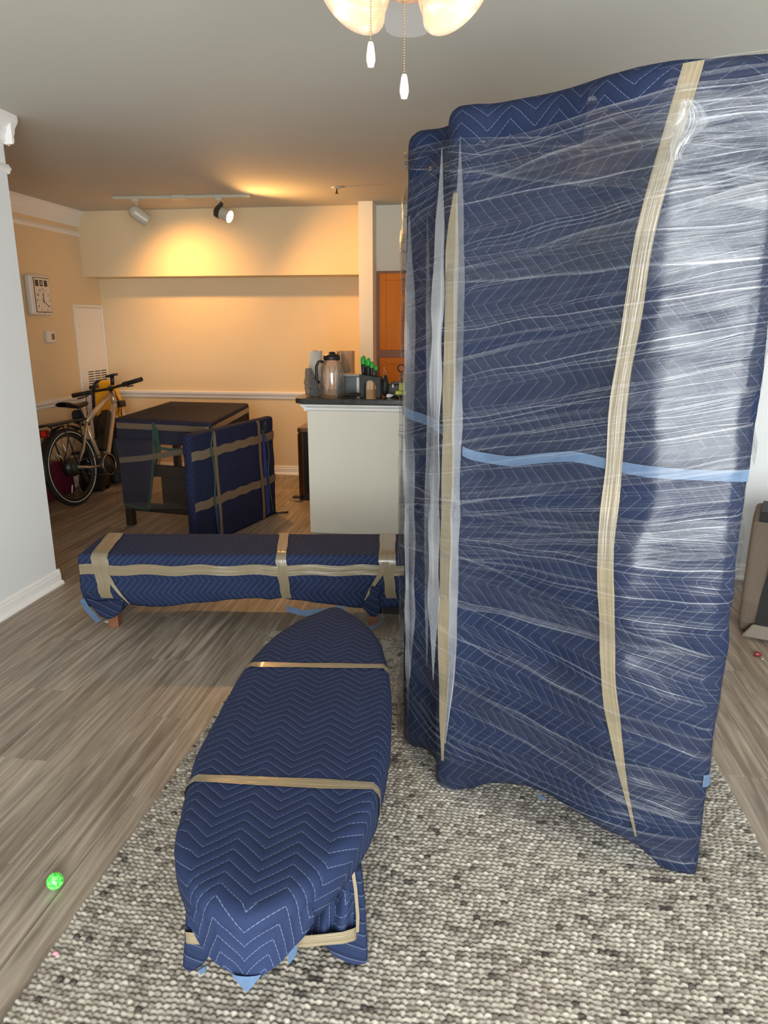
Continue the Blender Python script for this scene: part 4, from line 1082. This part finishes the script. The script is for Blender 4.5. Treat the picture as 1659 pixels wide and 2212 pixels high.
MB().tube(hb, .0125, 10).build('handlebar', M['black'], bike)
for e in (e1, e2):
    MB().tube([e, e.lerp(bc, .38)], .019, 12).build('grip', M['rubber'], bike)
    MB().tube([e.lerp(bc, .45), e.lerp(bc, .43)+V((.01, -.03, -.025)), e.lerp(bc, .20)+V((.0, -.045, -.035))], .006, 6).build('brake_lever', M['black'], bike)
    MB().obox(e.lerp(bc, .48), (bc-e).normalized(), bh, (0, 0, 1), .03, .024, .02).build('shifter', M['black'], bike, bevel=.006)
MB().tube([RY(243, 832, bc.y), RY(242, 812, bc.y)], .017, 10).build('mount_post', M['black'], bike)
MB().obox(RY(241, 811, bc.y), (e2-e1).normalized(), (0, 0, 1), bh, .045, .010, .030).build('phone_mount', M['black'], bike, bevel=.005)
MB().obox(RY(203, 836, bc.y), (e2-e1).normalized(), (0, 0, 1), bh, .035, .016, .025).build('display', M['black'], bike, bevel=.005)
for k, (a, b, c_) in enumerate((((247, 845), (258, 868), (256, 893)), ((240, 846), (262, 872), (262, 900)), ((186, 848), (187, 880), (190, 905)))):
    pts = [RY(*a, bc.y), RY(*b, bc.y-.02), RY(*c_, bc.y+.04)]
    MB().tube([poly_interp(pts, i/10) for i in range(11)], .0035, 5).build('brake_cable', M['black'], bike)
MB().obox(bk(.86, .74), bh, bs, bu, .04, .04, .03).build('headlight', M['black'], bike, bevel=.01)
MB().tube([bk(.30, .72, -.04), bk(.40, .66, -.12), bk(.50, .62, -.10)], .035, 10).build('frame_bag', M['black'], bike)

# ---------------------------------------------------------------- things standing behind the bicycle
yb_ = thing('yellow_board', (-3.38, 6.16, 0), 'bright yellow rounded board standing in the dining corner behind the bicycle', 'board')
ym = plain('yellow_plastic', (.80, .40, .012), .35, var=.12, scale=8)
def RYb(x, y): return RY(x, y, 6.14)
out = [(203, 850), (206, 832), (216, 822), (232, 821), (246, 832), (258, 862), (266, 895), (272, 930), (274, 985), (272, 1020), (262, 1040), (240, 1040), (222, 990), (212, 930), (205, 890)]
MB().prism([RYb(*p) for p in out], (0, 1, 0), .05).build('board_body', ym, yb_, bevel=.018, seg=3)
bt = min(v[2] for v in [tuple(RYb(*p)) for p in out])
MB().box(-3.40, -3.26, 6.15, 6.18, 0, .14).build('board_foot', ym, yb_)
nb = MB(); pts = [RY(x, y, 6.21) for x, y in ((197, 835), (204, 823), (216, 820), (212, 860), (214, 905), (198, 905))]
nb.prism(pts, (0, 1, 0), .06)
nb_ = thing('navy_bag', (-3.5, 6.24, 0), 'navy fabric bag standing between yellow board and grille', 'bag')
nb.build('bag_body', plain('navy_fabric', (.012, .018, .05), .7), nb_, bevel=.012)
MB().box(-3.56, -3.46, 6.215, 6.265, 0, .75).build('bag_base', plain('navy_fabric_base', (.012, .018, .05), .7), nb_, bevel=.012)
# black bin bag below the frame
def lumpy(name, c, rx, ry, rz, mat, parent, amp=.2, sd=0, n=26, m=18):
    P = []
    for i in range(n):
        a = 2*math.pi*i/n; row = []
        for j in range(m+1):
            b = -math.pi/2+math.pi*j/m; d = V((math.cos(a)*math.cos(b), math.sin(a)*math.cos(b), math.sin(b)))
            k = 1+amp*noise.noise(d*2.2+V((sd, sd, 0)))+amp*.4*noise.noise(d*6+V((sd, 0, 0)))
            row.append(V((c[0]+d.x*rx*k, c[1]+d.y*ry*k, max(c[2]+d.z*rz*k, .003))))
        P.append(row)
    return MB().grid(P, lambda i, j: (i*.03, j*.03), True).build(name, mat, parent)
bin_ = thing('bin_bag', (-3.40, 5.78, 0), 'glossy black rubbish bag slumped on the floor behind the bicycle', 'bag')
lumpy('bag_body', (-3.40, 5.78, .17), .125, .16, .26, plain('black_polythene', (.008, .008, .009), .16, bump=.5, bscale=26, bdist=.02), bin_, .28, 3)
bb_ = thing('black_backpack', (-3.42, 5.92, 0), 'tall black backpack standing behind the bicycle frame', 'bag')
MB().box(-3.50, -3.29, 5.99, 6.12, .0, .62).build('bag_body', plain('black_nylon', (.010, .009, .009), .55), bb_, bevel=.04, seg=4)
MB().tube([V((-3.45, 6.03, .61)), V((-3.40, 6.03, .665)), V((-3.34, 6.03, .61))], .010, 8).build('top_handle', M['black'], bb_)
mag = thing('magenta_case', (-3.50, 5.30, 0), 'magenta round-topped case standing against wall behind rear wheel', 'case')
pts = [V((-3.60, 5.26+.0, .003))]
arc = [V((-3.52, 5.42+.24*math.cos(a), .12+.24*math.sin(a)-.04)) for a in [math.pi*k/14 for k in range(15)]]
MB().prism([V((-3.52, 5.66, .003))]+arc+[V((-3.52, 5.18, .003))], (-1, 0, 0), .09).build('case_body', plain('magenta_shell', (.16, .006, .055), .45), mag, bevel=.012)
tanc = thing('brown_folder', (-3.50, 4.95, 0), 'brown curved carton leaning on the wall behind the rear tire', 'carton')
pts = [V((-3.44, 5.18-.07*k, .012+.0*k)) for k in range(2)]
crv = [V((-3.47, 4.80+.035*k, .34-.34*(k/10)**1.7+.004)) for k in range(11)]
MB().prism([V((-3.47, 4.80, .004))]+crv[::-1], (-1, 0, 0), .10).build('carton_body', plain('brown_card', (.13, .075, .05), .8), tanc, bevel=.006)

# ---------------------------------------------------------------- things on the countertop
def cpx(x, Y): return RY(x, 858, Y).x
def hgt(y, Y): return RY(720, y, Y).z
YC = 4.79
def ct_thing(name, x, Y, label, cat, group=None): return thing(name, (x, Y, CT), label, cat, group)
# jug
jx = cpx(718, YC); jr = (cpx(743, YC)-cpx(692, YC))/2; jz = hgt(776, YC)-CT; jt = hgt(760, YC)-CT
jug = ct_thing('water_jug', jx, YC, 'large clear plastic water jug with black lid on the countertop', 'jug')
T = Matrix.Translation((jx, YC, CT))
clr = clear('clear_plastic', (.93, .93, .93), .05, .10, .08)
MB().lathe([(0, .002), (jr*.9, .002), (jr, .02), (jr, jz*.62), (jr*.93, jz*.80), (jr*.70, jz*.95), (jr*.62, jz), (jr*.60, jz), (jr*.67, jz*.94), (jr*.90, jz*.79), (jr*.97, jz*.62), (jr*.97, .022), (jr*.88, .008), (0, .008)], T, 36).build('jug_body', clr, jug)
for k in range(12):
    a = 2*math.pi*k/12
    MB().tube([V((jx+math.cos(a)*jr*.99, YC+math.sin(a)*jr*.99, CT+.03)), V((jx+math.cos(a)*jr*.99, YC+math.sin(a)*jr*.99, CT+jz*.62)), V((jx+math.cos(a)*jr*.90, YC+math.sin(a)*jr*.90, CT+jz*.80))], .0022, 5).build('jug_rib', clear('jug_rib_plastic', (.85, .85, .85), .2, .2, .1), jug)
lid = MB().lathe([(0, jz-.004), (jr*.68, jz-.004), (jr*.70, jz), (jr*.70, jz+.022), (jr*.60, jz+.03), (jr*.34, jz+.036), (jr*.30, jt-.006), (jr*.26, jt), (0, jt)], T, 30).build('jug_lid', M['black'], jug)
MB().tube([V((jx-jr*.66, YC-.01, CT+jz*.93)), V((jx-jr*1.05, YC-.02, CT+jz*.95)), V((jx-jr*1.25, YC-.02, CT+jz*.80)), V((jx-jr*1.22, YC-.02, CT+jz*.45)), V((jx-jr*1.02, YC-.02, CT+jz*.36))], .010, 8).build('jug_handle', M['black'], jug)
# wad of clear plastic
wad = ct_thing('plastic_wrap_wad', cpx(678, YC), YC, 'crumpled clear plastic bag leaning on the water jug', 'plastic bag')
wm = clear('crinkled_film', (.72, .72, .73), .22, .22, .16)
def crinkle():
    t = NT('crumpled_plastic'); co = t.coord('Object'); nz = t.noise(co, 60, 4, .7, 1.5); nm = t.bump(nz, 1.0, .02)
    tr = t.n('ShaderNodeBsdfTransparent'); tr.inputs[0].default_value = (.7, .7, .7, 1)
    b = t.bsdf((.36, .35, .335), .2, .2, nm)
    return t.done(t.n('ShaderNodeMixShader', i_0=t.smooth(nz, .35, .65, .20, .75), i_1=tr.outputs[0], i_2=b).outputs[0])
cm = crinkle(); x0 = cpx(673, YC)
P = []
for i in range(24):
    a = 2*math.pi*i/24; row = []
    for j in range(15):
        t = j/14; w = .040*(.55+.75*math.sin(math.pi*min(1, t*.62+.30)))*(1-.25*t); lean = lerp(.010, -.016, t)
        k = 1+.22*noise.noise(V((math.cos(a)*2, math.sin(a)*2, t*5)))
        row.append(V((x0+lean+math.cos(a)*w*k, YC+math.sin(a)*w*.7*k, CT+.003+t*(hgt(797, YC)-CT))))
    P.append(row)
MB().grid(P, lambda i, j: (i*.01, j*.01), True).build('plastic_body', cm, wad)
# paper towel roll
YR = 5.02; rx_ = cpx(683, YR); rr = (cpx(698, YR)-cpx(669, YR))/2
pt_ = ct_thing('paper_towel_roll', rx_, YR, 'white paper towel roll standing behind the crumpled plastic', 'paper towel')
hh = hgt(758, YR)-CT
MB().lathe([(.020, .001), (rr, .001), (rr, hh), (.020, hh), (.020, .001)], Matrix.Translation((rx_, YR, CT)), 30).build('roll', plain('towel_paper', (.62, .60, .55), .9, bump=.2), pt_)
MB().lathe([(.019, .0), (.019, hh+.002), (.017, hh+.002), (.017, 0)], Matrix.Translation((rx_, YR, CT)), 16).build('cardboard_core', plain('card_core', (.35, .25, .16), .9), pt_)
# tall clear canister holding a paper
YK = 5.14; kx = cpx(748, YK); kr = (cpx(767, YK)-cpx(729, YK))/2; kh = hgt(758, YK)-CT
can = ct_thing('clear_canister', kx, YK, 'tall clear canister with a torn paper sheet behind the jug', 'canister')
MB().lathe([(0, .002), (kr, .002), (kr, kh-.02), (kr*1.03, kh-.018), (kr*1.03, kh), (kr*.97, kh), (kr*.97, .006), (0, .006)], Matrix.Translation((kx, YK, CT)), 32).build('canister_body', clear('canister_plastic', (.97, .95, .93), .06, .05, .05), can)
pts = [V((kx+(x-748)*.0032, YK-.01, RY(720, y, YK).z)) for x, y in ((736, 757), (742, 764), (752, 776), (759, 790), (760, 800), (754, 806), (744, 806), (738, 800))]
MB().prism(pts, (0, 1, 0), .004).build('paper_sheet', plain('pinkish_paper', (.55, .42, .33), .9), can)
# grey plastic bin
YG = 4.93; gx0, gx1 = cpx(728, YG), cpx(780, YG); gz = hgt(810, YG)
gbx = ct_thing('grey_storage_box', (gx0+gx1)/2, YG, 'translucent grey storage box with white latch behind the jug', 'storage box')
MB().box(gx0, gx1, YG-.02, YG+.08, CT+.002, gz-.006).build('box_body', plain('smoky_plastic', (.13, .15, .165), .25), gbx, bevel=.008)
MB().box(gx0-.004, gx1+.004, YG-.026, YG+.085, gz-.008, gz+.006).build('box_lid', plain('grey_lid', (.36, .37, .37), .3), gbx, bevel=.004)
MB().box(cpx(772, YG), cpx(779, YG), YG-.032, YG-.021, hgt(852, YG), hgt(814, YG)).build('latch', M['white_plastic'], gbx, bevel=.003)
# dark pouch with cord
YO = 4.73; px0 = cpx(760, YO)
po = ct_thing('black_pouch', px0, YO, 'small flat black pouch with a cord loop at the countertop edge', 'pouch')
P = []
for i in range(20):
    a = 2*math.pi*i/20; row = []
    for j in range(9):
        b = -math.pi/2+math.pi*j/8; row.append(V((px0+.062*math.cos(a)*math.cos(b), YO+.04*math.sin(a)*math.cos(b), CT+.018+.016*math.sin(b)+.006*math.cos(a)*math.cos(b))))
    P.append(row)
MB().grid(P, lambda i, j: (i*.01, j*.01), True).build('pouch_body', plain('black_cloth', (.010, .008, .007), .8), po)
c = V((cpx(752, 4.64), 4.633, CT-.004))
MB().tube([V((c.x+.042*math.cos(a), 4.634, c.z-.008+.022*math.sin(a))) for a in [math.radians(10+340*k/20) for k in range(21)]]+[V((c.x+.03, 4.634, CT+.010)), V((px0, YO-.02, CT+.014))], .0022, 5).build('cord_loop', M['black'], po)
# screwdriver stand
YT = 4.80; tx0, tx1 = cpx(779, YT), cpx(824, YT); tz = hgt(807, YT)
st_ = ct_thing('tool_stand', (tx0+tx1)/2, YT, 'dark grey arched tool stand full of green handled screwdrivers', 'tool stand')
w_ = tx1-tx0
arch = [V((tx0, YT-.05, CT)), V((tx0+w_*.22, YT-.05, CT))]+[V((tx0+w_*(.50-.28*math.cos(a)), YT-.05, CT+.065+.050*math.sin(a))) for a in [math.pi*k/10 for k in range(11)]]+[V((tx1-w_*.22, YT-.05, CT)), V((tx1, YT-.05, CT)), V((tx1, YT-.05, tz-.02)), V((tx0, YT-.05, tz))]
for dy in (0, .085):
    MB().prism([p+V((0, dy, 0)) for p in arch], (0, 1, 0), .010).build('stand_side', M['dark_grey'], st_, bevel=.002)
MB().box(tx0+.002, tx1-.002, YT-.040, YT-.028, tz-.030, tz-.022).box(tx0+.002, tx1-.002, YT-.014, YT+.011, tz-.030, tz-.022).box(tx0+.002, tx1-.002, YT+.026, YT+.035, tz-.030, tz-.022).build('stand_shelf', M['dark_grey'], st_)
grn = plain('bright_green_grip', (.02, .42, .035), .4)
for k, (x, y, r, tilt) in enumerate(((785, 772, .017, -.02), (797, 776, .015, 0), (792, 782, .016, .01), (804, 784, .0145, .02), (813, 792, .011, .03))):
    xx = cpx(x, YT); dy = (.018, -.02, .02, -.022, -.02)[k]; zt = hgt(y-4, YT); zb_ = tz-.0215
    sd = thing('screwdriver', (xx, YT+dy, zb_), ('tall', 'second tallest', 'middle', 'short', 'smallest')[k]+' green and black screwdriver standing in the tool stand', 'screwdriver', 'screwdrivers in the tool stand')
    Mx = axis_matrix((xx, YT+dy, zb_), (tilt, 0, 1)); h = zt-zb_
    MB().lathe([(0, .0), (r*.62, .0), (r*.75, h*.18), (r*.95, h*.45), (r, h*.66), (0, h*.66)], Mx, 14).build('grip', M['black'], sd)
    MB().lathe([(r*1.0, h*.60), (r*1.04, h*.72), (r*.98, h*.88), (r*.72, h*.97), (0, h)], Mx, 14).build('grip_cap', grn, sd)
    MB().lathe([(.003, -.075), (.003, .0)], Mx, 8).build('shaft', M['chrome'], sd)
# pliers pouch on the stand's right side
pr_ = ct_thing('black_tool_roll', cpx(828, YT), YT, 'black tool holster bristling with small tools beside the stand', 'tool holster')
lumpy('holster_body', (cpx(832, YT), YT, CT+.075), .024, .035, .072, plain('black_leather', (.012, .013, .012), .5), pr_, .18, 4, 16, 12)
for dx, z in ((0, .20), (.012, .18)): MB().tube([V((cpx(828, YT)+dx, YT, CT+.12)), V((cpx(828, YT)+dx+.008, YT, CT+z))], .003, 6).build('tool_tip', plain('copper_tip', (.4, .22, .14), .4, .5), pr_)
# black case, white ball, lime tool
kc = ct_thing('black_tool_case', cpx(853, 4.86), 4.86, 'black hard tool case with handle and white key tag', 'tool case')
x0, x1 = cpx(832, 4.84), cpx(882, 4.84)
MB().box(x0, x1, 4.84, 4.95, CT+.001, hgt(829, 4.84)).build('case_body', plain('black_case', (.006, .006, .007), .45), kc, bevel=.006)
MB().box(x0+.035, x1-.02, 4.87, 4.90, hgt(829, 4.84), hgt(824, 4.84)).build('case_handle', M['black'], kc, bevel=.003)
MB().box(cpx(847, 4.83), cpx(850, 4.83), 4.832, 4.840, hgt(836, 4.83), hgt(829, 4.83)).build('key_tag', M['white_plastic'], kc)
wb = ct_thing('white_bulb', cpx(840, 4.74), 4.74, 'small white egg-shaped bulb lying on the countertop', 'bulb')
MB().lathe([(0, -.018), (.008, -.016), (.014, -.006), (.014, .004), (.009, .016), (.005, .028), (0, .030)], axis_matrix((cpx(840, 4.74), 4.74, CT+.0145), (1, .2, .12)), 18).build('bulb_body', M['white_plastic'], wb)
lt_ = ct_thing('lime_clamp', cpx(862, 4.76), 4.76, 'lime yellow tool base with black wheel beside the tool case', 'tool')
lim = plain('lime_plastic', (.48, .50, .02), .4); x0 = cpx(855, 4.76)
MB().box(x0, x0+.09, 4.73, 4.79, CT+.022, CT+.048).box(x0+.022, x0+.06, 4.74, 4.78, CT+.048, CT+.10).build('tool_base', lim, lt_, bevel=.005)
for dx in (.014, .07): MB().lathe([(0, -.02), (.015, -.02), (.016, 0), (.015, .02), (0, .02)], axis_matrix((x0+dx, 4.76, CT+.016), (0, 1, 0)), 16).build('wheel', M['black'], lt_)
MB().tube([V((x0+.04, 4.76, CT+.10)), V((x0+.038, 4.76, CT+.17))], .008, 8).lathe([(.018, -.010), (.026, -.010), (.028, 0), (.026, .010), (.018, .010), (.018, -.010)], axis_matrix((x0+.036, 4.76, CT+.195), (0, 1, 0)), 24).build('reel_arm', M['black'], lt_)

# ---------------------------------------------------------------- pedal bin
tb_ = thing('pedal_bin', (-1.40, 5.72, 0), 'bronze steel pedal bin with black front behind the peninsula', 'trash can')
bz = plain('bronze_steel', (.16, .085, .04), .28, .85)
prof = []
pl_ = [V((-1.505, 5.66, .03)), V((-1.475, 5.63, .03)), V((-1.32, 5.63, .03)), V((-1.29, 5.66, .03)), V((-1.29, 5.92, .03)), V((-1.505, 5.92, .03))]
MB().prism(pl_, (0, 0, 1), .535).build('bin_body', bz, tb_, bevel=.015)
MB().prism([p+V((0, 0, .535)) for p in pl_], (0, 0, 1), .042).build('bin_lid', plain('bronze_lid', (.22, .12, .06), .3, .7), tb_, bevel=.010)
MB().box(-1.445, -1.30, 5.620, 5.629, .05, .56).build('front_panel', plain('black_panel', (.008, .006, .005), .3), tb_)
MB().box(-1.50, -1.295, 5.64, 5.91, 0, .03).build('base_ring', M['black'], tb_, bevel=.004)
MB().box(-1.535, -1.47, 5.560, 5.615, .030, .048).build('pedal', plain('dark_pedal', (.06, .04, .03), .35, .6), tb_, bevel=.005)
MB().bar(V((-1.49, 5.60, .03)), V((-1.46, 5.68, .02)), .025, .012).build('pedal_arm', M['black'], tb_)

# ---------------------------------------------------------------- brown fabric carrier at the right
pcx = thing('pet_carrier', (1.42, 3.45, 0), 'brown felt pet carrier with black mesh opening beside the tall bundle', 'pet carrier')
felt = plain('brown_felt', (.115, .088, .066), .95, var=.3, scale=220, bump=.4, bscale=500, bdist=.002)
felt2 = plain('grey_brown_felt', (.19, .165, .135), .95, var=.3, scale=260, bump=.4, bscale=500, bdist=.002)
c0 = V((1.235, 3.32, 0)); ex = V((.93, -.37, 0)).normalized(); ey = V((.37, .93, 0))
side = [(.0, .19), (.03, .075), (.06, .03), (.10, .004), (.42, .004), (.50, .10), (.52, .40), (.46, .56), (.16, .572), (.105, .545), (.06, .47)]
# side profile runs along depth (ey); body pushed along ex
MB().prism([c0+ey*(-.06)+ex*a*.0+ey*a+V((0, 0, z)) for a, z in side], ex, .40).build('carrier_shell', felt, pcx, bevel=.022, seg=3)
fo_ = c0+ey*(-.062)
front = [(.055, .060), (.40, .060), (.40, .50), (.16, .52), (.10, .47), (.055, .20)]
MB().prism([fo_+ex*(a+.02)+V((0, 0, z))+ey*(.035 if z > .3 else .03) for a, z in front], -ey, .030).build('mesh_window', plain('black_mesh', (.005, .005, .005), .8), pcx)
MB().prism([fo_+ex*a+ey*b+V((0, 0, z)) for a, b, z in ((.02, .03, .012), (.41, .03, .012), (.41, .012, .085), (.06, .012, .085))], -ey, .022).build('front_pad', felt2, pcx, bevel=.008)
tp_ = [(.10, .548), (.16, .575), (.46, .563), (.50, .50), (.505, .47), (.45, .545), (.16, .555), (.11, .53)]
MB().prism([c0+ex*.03+ey*(a-.06)+V((0, 0, z+.006)) for a, z in tp_], ex, .35).build('top_edge', plain('black_top', (.01, .01, .01), .7), pcx)

# ---------------------------------------------------------------- small things on the floor
def ball_mat():
    t = NT('green_glitter_ball'); co = t.coord('Object'); n1 = t.noise(co, 170, 3, .6)
    c = t.mixc(t.smooth(n1, .38, .62), (.01, .55, .03), (.25, .95, .22))
    return t.done(t.bsdf(c, .25, 0, None, Subsurface_Weight=.0, Emission_Color=(.05, .8, .08, 1), Emission_Strength=.0))
gp = RZ(119, 1903, .0215); rad = .0215
MB().lathe([(rad*math.sin(math.pi*k/18), rad-rad*math.cos(math.pi*k/18)) for k in range(19)], Matrix.Translation((gp.x, gp.y, 0.0)), 30).build('bouncy_ball', ball_mat())
tag(bpy.data.objects['bouncy_ball'], 'bright green glittery rubber ball lying on the plank floor', 'ball')
p = RZ(1634, 1416, .004)
cap = MB().lathe([(0, 0), (.011, .001), (.013, .006), (.009, .024), (.004, .030), (0, .031)], axis_matrix((p.x-.01, p.y, .0135), (1, -.3, -.05)), 14).build('red_toy_cap', plain('maroon_plastic', (.16, .012, .02), .4))
tag(cap, 'small maroon plastic cap on the floor by the pet carrier', 'cap')
p = RZ(1647, 1425, 0)
o = lumpy('white_crumb', (p.x, p.y, .003), .004, .004, .003, M['white_plastic'], None, .2, 1, 8, 6); tag(o, 'tiny white crumb beside the maroon cap', 'crumb')
p = RZ(120, 2060, .016)
o = lumpy('pink_fluff', (p.x, p.y, .017), .007, .005, .004, plain('pink_fibre', (.7, .25, .33), .9), None, .3, 2, 8, 6); tag(o, 'tiny pink bit of fluff on the rug edge', 'fluff')
a, b, c, d = (RZ(*q, .002) for q in ((225, 1343), (233, 1340), (239, 1343), (231, 1346)))
o = MB().prism([a, b, c, d], (0, 0, 1), .002).build('paper_scrap', plain('paper_white', (.75, .73, .68), .9)); tag(o, 'white paper scrap on the floor beside the bench leg', 'paper')
